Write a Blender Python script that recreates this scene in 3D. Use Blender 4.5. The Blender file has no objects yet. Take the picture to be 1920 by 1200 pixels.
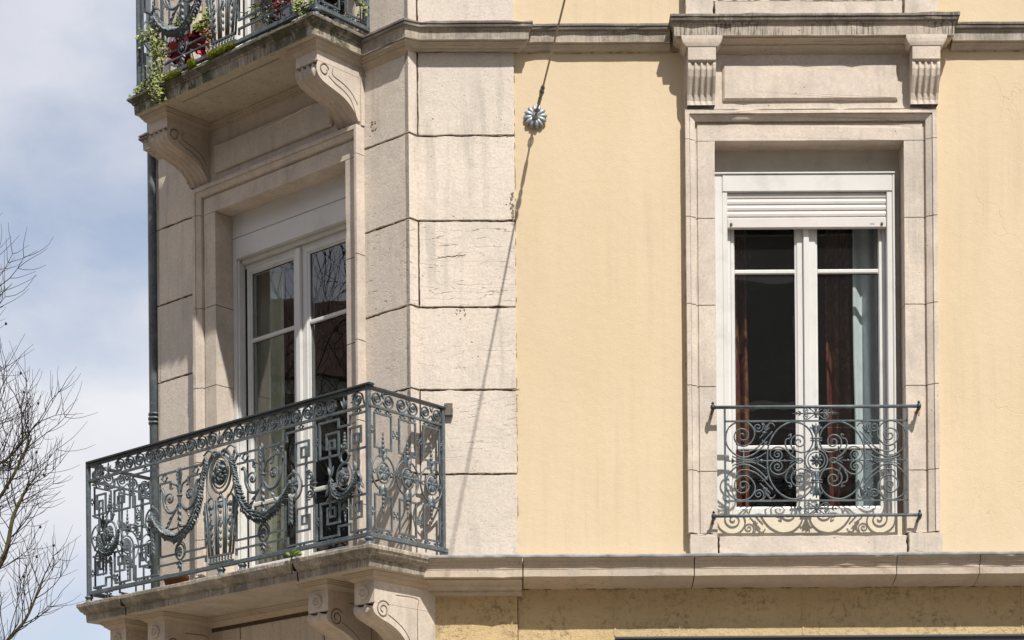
import bpy, bmesh, math, random
from mathutils import Vector, Matrix, noise
from math import sin, cos, pi, radians, atan2, sqrt
random.seed(7)
scene = bpy.context.scene
# ------------------------------------------------------------------ camera
F_PX, H_PX, YAW, ROLL = 3885.06, 1834.53, .0082944, .0083543
cam_d = bpy.data.cameras.new("camera"); cam = bpy.data.objects.new("camera", cam_d)
scene.collection.objects.link(cam); scene.camera = cam
cam_d.sensor_width = 36; cam_d.lens = F_PX / 1920 * 36
cam_d.shift_y = (H_PX - 600) / 1920; cam_d.clip_end = 500
_r0 = Vector((cos(YAW), -sin(YAW), 0)); _fw = Vector((sin(YAW), cos(YAW), 0)); _up = Vector((0, 0, 1))
_R = _r0 * cos(ROLL) - _up * sin(ROLL); _U = _r0 * sin(ROLL) + _up * cos(ROLL)
m = Matrix((_R, _U, -_fw)).transposed().to_4x4(); m.translation = (0, 0, 1.6); cam.matrix_world = m
# ------------------------------------------------------------------ light
SUN = Vector((.39, -1, 1.5)).normalized()
world = bpy.data.worlds.new("World"); scene.world = world; world.use_nodes = True
nt = world.node_tree; nt.nodes.clear()
def N(t, typ, **kw):
    n = t.nodes.new(typ)
    for k, v in kw.items():
        if k.startswith('i_'):
            n.inputs[k[2:].replace('_', ' ')].default_value = v
        else: setattr(n, k, v)
    return n
SKYLOC = (-.43, .21, .5)
out = N(nt, 'ShaderNodeOutputWorld'); sky = N(nt, 'ShaderNodeTexSky')
sky.sky_type = 'NISHITA'; sky.sun_disc = False
sky.sun_elevation = math.asin(SUN.z); sky.sun_rotation = atan2(SUN.x, SUN.y); sky.air_density = 1.0; sky.dust_density = .6
bg1 = N(nt, 'ShaderNodeBackground'); bg1.inputs[1].default_value = .112
bg2 = N(nt, 'ShaderNodeBackground'); bg2.inputs[0].default_value = (.88, .90, 1.0, 1); bg2.inputs[1].default_value = .74
tc = N(nt, 'ShaderNodeTexCoord'); mp = N(nt, 'ShaderNodeMapping'); mp.inputs['Scale'].default_value = (1, 1, 1.6); mp.inputs['Location'].default_value = SKYLOC
nz = N(nt, 'ShaderNodeTexNoise'); nz.inputs['Scale'].default_value = 2.6; nz.inputs['Detail'].default_value = 8; nz.inputs['Roughness'].default_value = .55
cr = N(nt, 'ShaderNodeValToRGB'); cr.color_ramp.elements[0].position = .30; cr.color_ramp.elements[1].position = .49
nz2 = N(nt, 'ShaderNodeTexNoise'); nz2.inputs['Scale'].default_value = 5; nz2.inputs['Detail'].default_value = 6
cr2 = N(nt, 'ShaderNodeValToRGB'); cr2.color_ramp.elements[0].position = .36; cr2.color_ramp.elements[0].color = (.74, .77, .87, 1)
cr2.color_ramp.elements[1].position = .68; cr2.color_ramp.elements[1].color = (1., 1., 1.03, 1)
mx = N(nt, 'ShaderNodeMixShader')
L = nt.links.new
L(tc.outputs['Generated'], mp.inputs[0]); L(mp.outputs[0], nz.inputs['Vector']); L(mp.outputs[0], nz2.inputs['Vector'])
L(nz.outputs[0], cr.inputs[0]); L(nz2.outputs[0], cr2.inputs[0]); L(cr2.outputs[0], bg2.inputs[0])
L(sky.outputs[0], bg1.inputs[0]); L(cr.outputs[0], mx.inputs[0]); L(bg1.outputs[0], mx.inputs[1]); L(bg2.outputs[0], mx.inputs[2]); L(mx.outputs[0], out.inputs[0])
sl = bpy.data.lights.new("sun", 'SUN'); sl.energy = 4.95; sl.angle = radians(.65); sl.color = (1, .95, .87)
so = bpy.data.objects.new("sun", sl); scene.collection.objects.link(so)
so.rotation_euler = (-SUN).to_track_quat('-Z', 'Y').to_euler(); so.location = SUN * 30
vs = scene.view_settings; vs.view_transform = 'Standard'; vs.look = 'None'; vs.exposure = .3; vs.gamma = 1
scene.cycles.max_bounces = 8; scene.cycles.transparent_max_bounces = 12

# ------------------------------------------------------------------ frames
TH = .7384733; DA = 12.5
K = Vector((-.47522, 12.42754, 0))
sB = Vector((-cos(TH), sin(TH), 0)); nB = Vector((-sin(TH), -cos(TH), 0)); vC = Vector((sin(TH), cos(TH), 0)); nC = Vector((cos(TH), -sin(TH), 0))
BW = 2.39
Z = Vector((0, 0, 1))
def FA(x, d, z): return Vector((x, DA - d, z))
def FB(s, d, z): return K + sB * s + nB * d + Z * z
KIN = K + vC * .0709
sE = Vector((-cos(2 * TH), sin(2 * TH), 0)); nE = Vector((-sin(2 * TH), -cos(2 * TH), 0))
K2 = FB(BW, 0, 0); K2IN = K2 + vC * .07
def FE(s, d, z): return K2IN + sE * s + nE * d + Z * z
def FS(right=True):      # side panels of the lower balcony: a = distance back from the corner post
    o = FB(-.12 if right else 2.54, .475, 0); n = nC if right else -nC
    return lambda a, d, z: o + vC * a + n * d + Z * z
FW_ = lambda x, y, z: Vector((x, y, z))

# ------------------------------------------------------------------ mesh builder
class MB:
    def __init__(s): s.v = []; s.f = []; s.var = []; s.crk = []; s._v = .5; s._c = 0.; s.sm = []; s._s = False
    def add(s, vs, fs, smooth=None):
        b = len(s.v); s.v += [tuple(p) for p in vs]
        for f in fs:
            s.f.append([i + b for i in f]); s.var.append(s._v); s.crk.append(s._c); s.sm.append(s._s if smooth is None else smooth)
    def build(s, name, mat, parent=None):
        me = bpy.data.meshes.new(name); me.from_pydata(s.v, [], s.f); me.update()
        for nm, arr in (('var', s.var), ('crk', s.crk)):
            if len(set(arr)) > 1 or nm == 'var':
                a = me.attributes.new(nm, 'FLOAT', 'FACE'); a.data.foreach_set('value', arr)
        me.polygons.foreach_set('use_smooth', s.sm)
        me.materials.append(mat)
        o = bpy.data.objects.new(name, me); scene.collection.objects.link(o)
        if parent:
            o.parent = parent; o.matrix_parent_inverse = parent_world(parent).inverted()
        return o
def parent_world(p):
    m = Matrix.Translation(p.location)
    return m @ Matrix.Identity(4) if p.parent is None else p['pw_'] and Matrix.Identity(4)
WORLD0 = {}
def parent_world(p):      # parents are either unrotated empties or meshes kept in world coordinates
    return Matrix.Translation(p.location) if p.type == 'EMPTY' else Matrix.Identity(4)
def thing(name, loc, label, cat, group=None):
    e = bpy.data.objects.new(name, None); scene.collection.objects.link(e); e.location = loc; e.empty_display_size = .2
    tag(e, label, cat, group); return e
def tag(o, label=None, cat=None, group=None, kind=None):
    if label: o['label'] = label
    if cat: o['category'] = cat
    if group: o['group'] = group
    if kind: o['kind'] = kind
    return o

def box(mb, F, a0, a1, d0, d1, z0, z1, bev=0):
    if bev <= 0:
        P = [F(a, d, z) for z in (z0, z1) for d in (d0, d1) for a in (a0, a1)]
        mb.add(P, [(0, 1, 3, 2), (4, 6, 7, 5), (0, 4, 5, 1), (2, 3, 7, 6), (0, 2, 6, 4), (1, 5, 7, 3)]); return
    b = bev; pts = []
    rings = [(d0, 0), (d1 - b, 0), (d1, b)]
    P = []
    for d, o in rings:
        P += [F(a0 + o, d, z0 + o), F(a1 - o, d, z0 + o), F(a1 - o, d, z1 - o), F(a0 + o, d, z1 - o)]
    fs = [(0, 1, 2, 3), (8, 9, 10, 11)]
    for r in (0, 4):
        for i in range(4): fs.append((r + i, r + (i + 1) % 4, r + 4 + (i + 1) % 4, r + 4 + i))
    mb.add(P, fs)
def jag(p0, p1, n, amp, seed):
    out = []
    for i in range(n):
        t = i / n; q = (p0[0] + (p1[0] - p0[0]) * t, p0[1] + (p1[1] - p0[1]) * t)
        w = amp * (noise.noise(Vector((seed + t * 6, seed * 1.7, 0))) + .7 * noise.noise(Vector((seed + t * 22, seed * 2.3, 4))))
        dx, dy = p1[0] - p0[0], p1[1] - p0[1]; l = sqrt(dx * dx + dy * dy) or 1
        if i == 0: w *= .3
        out.append((q[0] - dy / l * w, q[1] + dx / l * w))
    return out
def block(mb, F, a0, a1, z0, z1, d, gap=.0055, thick=.03, amp=.0050, crk=0., sides=(1, 1, 1, 1)):
    """one dressed stone: jagged outline, slightly rounded arris. sides: left,right,bottom,top get a joint"""
    if random.random() < .5: mb._v = random.uniform(.25, .75)
    else: mb._v = random.uniform(.38, .62)
    mb._c = crk
    gl, gr, gb, gt = [gap if q else 0 for q in sides]
    c = [(a0 + gl, z0 + gb), (a1 - gr, z0 + gb), (a1 - gr, z1 - gt), (a0 + gl, z1 - gt)]
    en = (sides[2], sides[1], sides[3], sides[0])
    o = []
    for i in range(4):
        n = max(2, int((abs(c[(i + 1) % 4][0] - c[i][0]) + abs(c[(i + 1) % 4][1] - c[i][1])) / .018))
        o += jag(c[i], c[(i + 1) % 4], n if en[i] else 1, amp if en[i] else 0, random.uniform(0, 90))
    cx = (a0 + a1) / 2; cz = (z0 + z1) / 2; n = len(o); b = .004
    def inset(p, k):
        x, z = p
        ix = b * k * (1 if x < cx else -1) if (sides[0] if x < cx else sides[1]) else 0
        iz = b * k * (1 if z < cz else -1) if (sides[2] if z < cz else sides[3]) else 0
        fx = min(1, max(0, 1 - (min(x - a0, a1 - x)) / .012)); fz = min(1, max(0, 1 - (min(z - z0, z1 - z)) / .012))
        return (x + ix * fx, z + iz * fz)
    P = [F(x, d - thick, z) for x, z in o] + [F(x, d - b, z) for x, z in o] + [F(*(lambda q: (q[0], d, q[1]))(inset(p, 1))) for p in o]
    fs = [tuple(range(2 * n, 3 * n))]
    for r in (0, n):
        for i in range(n): fs.append((r + i, r + (i + 1) % n, r + n + (i + 1) % n, r + n + i))
    mb.add(P, fs)
def offs(path, dist, closed=False):
    """offset 2-D polyline to its left"""
    n = len(path); res = []
    for i in range(n):
        def dirn(a, b):
            v = (b[0] - a[0], b[1] - a[1]); l = sqrt(v[0] ** 2 + v[1] ** 2) or 1e-9; return (v[0] / l, v[1] / l)
        p = path[i]
        if closed: d0 = dirn(path[i - 1], p); d1 = dirn(p, path[(i + 1) % n])
        else:
            d0 = dirn(path[i - 1], p) if i else dirn(p, path[1]); d1 = dirn(p, path[i + 1]) if i < n - 1 else d0
        n0 = (-d0[1], d0[0]); n1 = (-d1[1], d1[0]); s = (n0[0] + n1[0], n0[1] + n1[1]); l2 = s[0] ** 2 + s[1] ** 2
        k = 2 / l2 if l2 > .3 else 2 / .3
        res.append((p[0] + s[0] * k * dist, p[1] + s[1] * k * dist))
    return res
def ribbon(mb, F, path, w, d0, d1, closed=False):
    """flat iron bar following a path in the panel plane"""
    l = offs(path, w / 2, closed); r = offs(path, -w / 2, closed); n = len(path)
    P = [F(x, d, z) for d in (d0, d1) for x, z in l] + [F(x, d, z) for d in (d0, d1) for x, z in r]
    fs = []; m_ = n if closed else n - 1
    for i in range(m_):
        j = (i + 1) % n
        fs += [(n + i, n + j, 3 * n + j, 3 * n + i), (i, j, 2 * n + j, 2 * n + i), (i, j, n + j, n + i), (2 * n + i, 2 * n + j, 3 * n + j, 3 * n + i)]
    if not closed: fs += [(0, n, 3 * n, 2 * n), (n - 1, 2 * n - 1, 4 * n - 1, 3 * n - 1)]
    mb.add(P, fs)
def tube(mb, F, pts, r, n=6, smooth=True, cap=True):
    Q = [F(*p) for p in pts]; m_ = len(Q); R = r if isinstance(r, (list, tuple)) else [r] * m_
    P = []; prev = None
    for i in range(m_):
        t = (Q[min(i + 1, m_ - 1)] - Q[max(i - 1, 0)]); t = t.normalized() if t.length > 1e-9 else Z
        if prev is None:
            u = t.cross(Vector((0, 0, 1)));
            if u.length < .1: u = t.cross(Vector((1, 0, 0)))
        else: u = prev - t * prev.dot(t)
        u.normalize(); prev = u; w = t.cross(u)
        for k in range(n):
            a = 2 * pi * k / n; P.append(Q[i] + (u * cos(a) + w * sin(a)) * R[i])
    fs = [(i * n + k, i * n + (k + 1) % n, (i + 1) * n + (k + 1) % n, (i + 1) * n + k) for i in range(m_ - 1) for k in range(n)]
    if cap: fs += [tuple(range(n))[::-1], tuple(range((m_ - 1) * n, m_ * n))]
    mb.add(P, fs, smooth)
def tube2(mb, F, pts, r, d=0, n=6): tube(mb, F, [(x, d, z) for x, z in pts], r, n)
def blob(mb, F, a, d, z, ra, rd, rz, rot=0, nu=8, nv=5):
    P = []; c, s = cos(rot), sin(rot)
    for j in range(nv + 1):
        ph = -pi / 2 + pi * j / nv
        for i in range(nu):
            t = 2 * pi * i / nu; x = ra * cos(ph) * cos(t); y = rd * cos(ph) * sin(t); zz = rz * sin(ph)
            P.append(F(a + x * c - zz * s, d + y, z + x * s + zz * c))
    fs = [(j * nu + i, j * nu + (i + 1) % nu, (j + 1) * nu + (i + 1) % nu, (j + 1) * nu + i) for j in range(nv) for i in range(nu)]
    mb.add(P, fs, True)
def leaf(mb, F, a, d, z, ang, ln, w, th=.006, n=5):
    """pointed iron or stone leaf with a raised rib, lying in the panel plane"""
    P = []; c, s = cos(ang), sin(ang)
    for i in range(n + 1):
        t = i / n; hw = w / 2 * sin(pi * min(1, t * .93 + .07)) ** .8 if i < n else 0
        x = ln * t; lift = th * sin(pi * t)
        for yy, dd in ((-hw, -.001), (0, lift + .002), (hw, -.001)):
            P.append(F(a + x * c - yy * s, d + dd, z + x * s + yy * c))
    fs = []
    for i in range(n):
        b = i * 3; fs += [(b, b + 3, b + 4, b + 1), (b + 1, b + 4, b + 5, b + 2), (b, b + 2, b + 5, b + 3)]
    mb.add(P, fs)
def ring(mb, F, a, z, ra, rz, r, d=0, n=20, k=6):
    pts = [(a + ra * cos(2 * pi * i / n), d, z + rz * sin(2 * pi * i / n)) for i in range(n + 1)]
    tube(mb, F, pts, r, k, cap=False)
def spiral(cx, cz, r0, r1, a0, turns, n=26, pw=1.0, cw=1):
    return [(cx + (r0 + (r1 - r0) * (i / n) ** pw) * cos(a0 + cw * 2 * pi * turns * i / n), cz + (r0 + (r1 - r0) * (i / n) ** pw) * sin(a0 + cw * 2 * pi * turns * i / n)) for i in range(n + 1)]
def bez(pts, n=12):
    out = []
    P = [pts[0]] + list(pts) + [pts[-1]]
    for i in range(1, len(P) - 2):
        p0, p1, p2, p3 = P[i - 1:i + 3]
        for j in range(n):
            t = j / n
            out.append(tuple(.5 * (2 * b + (c - a) * t + (2 * a - 5 * b + 4 * c - e) * t * t + (-a + 3 * b - 3 * c + e) * t ** 3) for a, b, c, e in zip(p0, p1, p2, p3)))
    out.append(tuple(pts[-1])); return out
def lathe(mb, F, a, d, prof, n=12):
    P = [F(a + r * cos(2 * pi * i / n), d + r * sin(2 * pi * i / n), z) for r, z in prof for i in range(n)]
    m_ = len(prof)
    mb.add(P, [(j * n + i, j * n + (i + 1) % n, (j + 1) * n + (i + 1) % n, (j + 1) * n + i) for j in range(m_ - 1) for i in range(n)], True)
    mb.add([P[i] for i in range(n)], [tuple(range(n))]); mb.add(P[-n:], [tuple(range(n))])
def mould(mb, plan, prof, seg=None):
    """moulding: profile (p outwards, z) swept along a plan polyline (list of xy) with mitres; outward = left side"""
    m_ = len(prof); rows = []
    for p, z in prof:
        o = offs(plan, p); rows.append([Vector((x, y, z)) for x, y in o])
    n = len(plan); P = [v for r in rows for v in r]
    fs = [(j * n + i, j * n + i + 1, (j + 1) * n + i + 1, (j + 1) * n + i) for j in range(m_ - 1) for i in range(n - 1)]
    fs += [tuple(j * n for j in range(m_)), tuple(j * n + n - 1 for j in range(m_))][:2]
    # lid
    fs.append(tuple(i for i in range(n)) + tuple((m_ - 1) * n + i for i in range(n))[::-1]) if False else None
    mb.add(P, [f for f in fs if f])
def xy(v): return (v.x, v.y)
def rough(o, amp=.0016, seg=.07, chip=.008, thr=.36):
    """worn stone: break long edges up and move the points a little, with knocks on the arrises"""
    me = o.data; bm = bmesh.new(); bm.from_mesh(me); bmesh.ops.remove_doubles(bm, verts=bm.verts, dist=.00005)
    lens = {}
    for e in bm.edges:
        L_ = e.calc_length()
        if L_ > seg * 1.6: lens.setdefault(min(160, max(1, int(L_ / seg))), []).append(e)
    for n_, es in lens.items():
        es = [e for e in es if e.is_valid]
        if es: bmesh.ops.subdivide_edges(bm, edges=es, cuts=n_, use_grid_fill=True)
    bm.normal_update()
    for v in bm.verts:
        p = v.co; w = noise.noise_vector(p * 9) * amp + noise.noise_vector(p * 31) * amp * .6
        k = noise.noise(p * 7.3) + .45 * noise.noise(p * 29)
        if k > thr: w -= v.normal * min(chip, (k - thr) * chip * 3)
        v.co = p + w
    bm.to_mesh(me); bm.free(); me.update(); return o

# ------------------------------------------------------------------ materials
def mat(name): 
    m_ = bpy.data.materials.new(name); m_.use_nodes = True; t = m_.node_tree; t.nodes.clear()
    o = N(t, 'ShaderNodeOutputMaterial'); b = N(t, 'ShaderNodeBsdfPrincipled'); t.links.new(b.outputs[0], o.inputs[0]); return m_, t, b
class G:
    """tiny node helper"""
    def __init__(s, t): s.t = t; tcn = N(t, 'ShaderNodeTexCoord'); s.co = tcn.outputs['Object']
    def map(s, sc=(1, 1, 1), loc=(0, 0, 0), rot=(0, 0, 0)):
        n = N(s.t, 'ShaderNodeMapping'); n.inputs['Scale'].default_value = sc; n.inputs['Location'].default_value = loc; n.inputs['Rotation'].default_value = rot
        s.t.links.new(s.co, n.inputs[0]); return n.outputs[0]
    def noise(s, sc, det=4, rough=.5, vec=None, dist=0):
        n = N(s.t, 'ShaderNodeTexNoise'); n.inputs['Scale'].default_value = sc; n.inputs['Detail'].default_value = det; n.inputs['Roughness'].default_value = rough; n.inputs['Distortion'].default_value = dist
        s.t.links.new(vec if vec is not None else s.co, n.inputs['Vector']); return n.outputs[0]
    def vor(s, sc, vec=None, feat='F1', rnd=1):
        n = N(s.t, 'ShaderNodeTexVoronoi'); n.feature = feat; n.inputs['Scale'].default_value = sc; n.inputs['Randomness'].default_value = rnd
        s.t.links.new(vec if vec is not None else s.co, n.inputs['Vector']); return n.outputs['Distance']
    def ramp(s, x, p0, p1, v0=0., v1=1.):
        n = N(s.t, 'ShaderNodeMapRange'); n.clamp = True
        for k, v in zip(('From Min', 'From Max', 'To Min', 'To Max'), (p0, p1, v0, v1)): n.inputs[k].default_value = v
        s.t.links.new(x, n.inputs[0]); return n.outputs[0]
    def math(s, op, a, b=None, c=None):
        n = N(s.t, 'ShaderNodeMath'); n.operation = op
        for i, q in enumerate((a, b, c)):
            if q is None: continue
            if isinstance(q, (int, float)): n.inputs[i].default_value = q
            else: s.t.links.new(q, n.inputs[i])
        return n.outputs[0]
    def mix(s, fac, c0, c1, mode='MIX'):
        n = N(s.t, 'ShaderNodeMix'); n.data_type = 'RGBA'; n.blend_type = mode
        for i, q in ((0, fac), (6, c0), (7, c1)):
            if isinstance(q, (int, float)): n.inputs[i].default_value = q
            elif isinstance(q, tuple): n.inputs[i].default_value = (*q, 1) if len(q) == 3 else q
            else: s.t.links.new(q, n.inputs[i])
        return n.outputs[2]
    def attr(s, nm): n = N(s.t, 'ShaderNodeAttribute'); n.attribute_name = nm; return n.outputs['Fac']
    def bump(s, h, strength=.3, dist=.01, nrm=None):
        n = N(s.t, 'ShaderNodeBump'); n.inputs['Strength'].default_value = strength; n.inputs['Distance'].default_value = dist
        s.t.links.new(h, n.inputs['Height'])
        if nrm is not None: s.t.links.new(nrm, n.inputs['Normal'])
        return n.outputs[0]
    def sep(s): n = N(s.t, 'ShaderNodeSeparateXYZ'); s.t.links.new(s.co, n.inputs[0]); return n.outputs

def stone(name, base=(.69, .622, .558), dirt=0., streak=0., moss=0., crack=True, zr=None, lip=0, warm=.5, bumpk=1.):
    m_, t, b = mat(name); g = G(t)
    v = g.attr('var')
    c = g.mix(g.ramp(g.noise(1.3, 3), .3, .7), tuple(x * .93 for x in base), tuple(min(1, x * y) for x, y in zip(base, (1.06, 1.04, 1.0))))
    c = g.mix(g.ramp(g.noise(7, 5, .6), .45, .75, 0, .5 * warm), c, (base[0] * 1.02, base[1] * .93, base[2] * .82))
    vv = g.math('SUBTRACT', v, .5)
    c = g.mix(g.math('ABSOLUTE', vv), c, g.mix(g.ramp(v, .49, .51), (.43, .39, .35), (.66, .58, .5)))
    c = g.mix(g.ramp(g.noise(60, 4, .75), .34, .60, .30, 0), c, (.34, .29, .235)); c = g.mix(g.ramp(g.noise(2.6, 6, .65), .48, .70, 0, .42), c, (.40, .375, .345)); c = g.mix(g.math('MULTIPLY', g.ramp(g.noise(1, 6, .62, g.map((13, 13, 1.1), (4, 2, 1)), .3), .5, .64), g.ramp(g.noise(1.7, 3), .4, .6, .05, .42)), c, (.34, .315, .285))
    spk = g.ramp(g.noise(210, 2, .6), .29, .36, .8, 0)
    c = g.mix(spk, c, (.19, .15, .115))
    # small pits, scattered
    pit = g.math('MULTIPLY', g.ramp(g.vor(30), .04, .13, 1, 0), g.ramp(g.noise(3.1, 3), .56, .66))
    pit2 = g.math('MULTIPLY', g.ramp(g.vor(11, g.map((1, 1, 1), (3, 1, 7))), .035, .07, 1, 0), g.ramp(g.noise(5.3, 3), .5, .6))
    pit = g.math('MAXIMUM', pit, pit2)
    c = g.mix(g.math('MULTIPLY', pit, .75), c, (.16, .12, .09))
    h = g.math('ADD', g.math('MULTIPLY', g.noise(70, 6, .68), .6), g.math('MULTIPLY', g.noise(14, 5, .6), .9))
    h = g.math('SUBTRACT', h, g.math('MULTIPLY', pit, 1.6))
    h = g.math('SUBTRACT', h, g.math('MULTIPLY', spk, .35))
    if crack:
        # wavy bedding seams on some stones
        wv = N(t, 'ShaderNodeTexNoise'); wv.inputs['Scale'].default_value = 1.0; wv.inputs['Detail'].default_value = 5; wv.inputs['Roughness'].default_value = .5
        t.links.new(g.map((1.1, 1.1, 6.5)), wv.inputs['Vector'])
        f = g.math('FRACT', g.math('MULTIPLY', wv.outputs[0], 13.))
        ln = g.ramp(g.math('ABSOLUTE', g.math('SUBTRACT', f, .5)), .005, .045, 1, 0)
        ln = g.math('MULTIPLY', g.math('MULTIPLY', ln, g.ramp(g.noise(4.5, 4, .5, g.map((1, 1, 3))), .42, .54)), g.attr('crk'))
        c = g.mix(g.math('MULTIPLY', ln, .8), c, (.2, .15, .11)); h = g.math('SUBTRACT', h, g.math('MULTIPLY', ln, 1.2))
    if dirt:
        dk = g.math('MULTIPLY', g.ramp(g.noise(5, 8, .72), .42, .62), dirt)
        if zr: dk = g.math('MULTIPLY', dk, g.ramp(g.sep()[2], zr, zr + .004, .35, 1))
        c = g.mix(dk, c, (.17, .155, .13))
    if streak:
        st = g.ramp(g.noise(1, 5, .6, g.map((75, 75, 2.2)), .3), .47, .58)
        st = g.math('MULTIPLY', st, g.ramp(g.noise(2.3, 3), .36, .5))
        if zr: st = g.math('MULTIPLY', st, g.ramp(g.sep()[2], zr, zr + .006))
        c = g.mix(g.math('MULTIPLY', st, streak), c, (.11, .10, .095))
    if lip:
        lp = g.math('MULTIPLY', g.ramp(g.sep()[2], lip, lip + .004), g.ramp(g.noise(9, 5, .6), .3, .6, .35, .85)); c = g.mix(lp, c, (.12, .11, .10))
    if moss:
        mo = g.ramp(g.noise(14, 8, .75, g.map((1, 1, .6))), .45, .55)
        mo = g.math('MULTIPLY', mo, g.ramp(g.noise(2.1, 4), .30, .50))
        if zr: mo = g.math('MULTIPLY', mo, g.ramp(g.sep()[2], zr, zr + .008))
        c = g.mix(g.math('MULTIPLY', mo, moss), c, (.075, .08, .045))
        mo2 = g.ramp(g.noise(33, 5, .7), .56, .66); c = g.mix(g.math('MULTIPLY', mo2, moss * .6), c, (.16, .17, .13))
        h = g.math('ADD', h, g.math('MULTIPLY', mo, 1.))
    t.links.new(c, b.inputs['Base Color']); b.inputs['Roughness'].default_value = .93; b.inputs['Specular IOR Level'].default_value = .2
    t.links.new(g.bump(h, .6 * bumpk, .006), b.inputs['Normal'])
    return m_
def stucco(name, base, dirt=0., rough=.35, dscale=1.):
    m_, t, b = mat(name); g = G(t)
    c = g.mix(g.ramp(g.noise(.8, 4), .3, .7), tuple(x * .955 for x in base), tuple(min(1, x * 1.03) for x in base))
    c = g.mix(g.ramp(g.noise(1, 5, .6, g.map((3, 3, .5))), .42, .72, 0, .34), c, (base[0] * .86, base[1] * .8, base[2] * .7))
    c = g.mix(g.math('MULTIPLY', g.ramp(g.noise(1, 6, .65, g.map((16, 16, .7))), .48, .66), g.ramp(g.noise(.9, 3), .42, .62, 0, .30)), c, (.46, .37, .26))
    c = g.mix(g.ramp(g.noise(320, 2), .32, .45, .22, 0), c, tuple(x * .6 for x in base))
    sp = g.ramp(g.vor(23), .02, .05, .7, 0); sp = g.math('MULTIPLY', sp, g.ramp(g.noise(6, 3), .55, .6))
    c = g.mix(sp, c, (.25, .17, .1))
    h = g.math('ADD', g.noise(150, 5, .6), g.math('MULTIPLY', g.noise(16, 4, .6), 1.3))
    # hairline cracks, mostly to the right
    ed = N(t, 'ShaderNodeTexVoronoi'); ed.feature = 'DISTANCE_TO_EDGE'; ed.inputs['Scale'].default_value = 2.1
    nn = N(t, 'ShaderNodeTexNoise'); nn.inputs['Scale'].default_value = 4; nn.inputs['Detail'].default_value = 5; t.links.new(g.co, nn.inputs['Vector'])
    add = N(t, 'ShaderNodeVectorMath'); add.operation = 'MULTIPLY_ADD'; t.links.new(nn.outputs['Color'], add.inputs[0]); add.inputs[1].default_value = (.35,) * 3; t.links.new(g.co, add.inputs[2])
    t.links.new(add.outputs[0], ed.inputs['Vector'])
    ck = g.math('MULTIPLY', g.ramp(ed.outputs['Distance'], .0015, .006, 1, 0), g.ramp(g.sep()[0], 2.6, 3.1))
    ck = g.math('MULTIPLY', ck, g.ramp(g.noise(2.2, 3), .45, .55))
    c = g.mix(g.math('MULTIPLY', ck, .35), c, (.42, .3, .18)); h = g.math('SUBTRACT', h, g.math('MULTIPLY', ck, .5))
    if dirt:
        d1 = g.math('MULTIPLY', g.ramp(g.noise(26, 8, .8), .49, .60), g.ramp(g.noise(3.2 * dscale, 5, .6), .40, .58))
        d2 = g.math('MULTIPLY', g.ramp(g.noise(90, 3, .7), .58, .66), g.ramp(g.noise(5, 4), .42, .6))
        c = g.mix(g.math('MULTIPLY', g.math('MAXIMUM', d1, g.math('MULTIPLY', d2, .8)), dirt), c, (.10, .065, .035))
        h = g.math('ADD', h, g.math('MULTIPLY', g.noise(60, 4, .7), 1.2))
    t.links.new(c, b.inputs['Base Color']); b.inputs['Roughness'].default_value = .95; b.inputs['Specular IOR Level'].default_value = .15
    t.links.new(g.bump(h, rough, .005), b.inputs['Normal'])
    return m_
def iron(name, base=(.088, .108, .122), rust=.25, worn=.5):
    m_, t, b = mat(name); g = G(t)
    c = g.mix(g.ramp(g.noise(9, 6, .7), .38, .66), tuple(x * .7 for x in base), tuple(x * 1.3 for x in base))
    c = g.mix(g.ramp(g.noise(42, 5, .7), .54, .66, 0, worn), c, (.21, .25, .265))
    c = g.mix(g.ramp(g.noise(23, 6, .75), .6, .72, 0, rust), c, (.16, .09, .05))
    t.links.new(c, b.inputs['Base Color']); b.inputs['Roughness'].default_value = .42; b.inputs['Specular IOR Level'].default_value = .45
    t.links.new(g.bump(g.noise(120, 4, .7), .25, .002), b.inputs['Normal'])
    return m_
def plain(name, col, rough=.6, spec=.4, var=.08, nsc=8, bump=.0, metal=0, dirt=0):
    m_, t, b = mat(name); g = G(t)
    c = g.mix(g.ramp(g.noise(nsc, 5, .6), .3, .7), tuple(x * (1 - var) for x in col), tuple(min(1, x * (1 + var)) for x in col))
    if dirt: c = g.mix(g.math('MULTIPLY', g.ramp(g.noise(5, 7, .72), .52, .7), dirt), c, (.3, .27, .22))
    t.links.new(c, b.inputs['Base Color']); b.inputs['Roughness'].default_value = rough; b.inputs['Specular IOR Level'].default_value = spec; b.inputs['Metallic'].default_value = metal
    if bump: t.links.new(g.bump(g.noise(60, 4, .6), bump, .004), b.inputs['Normal'])
    return m_
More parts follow.
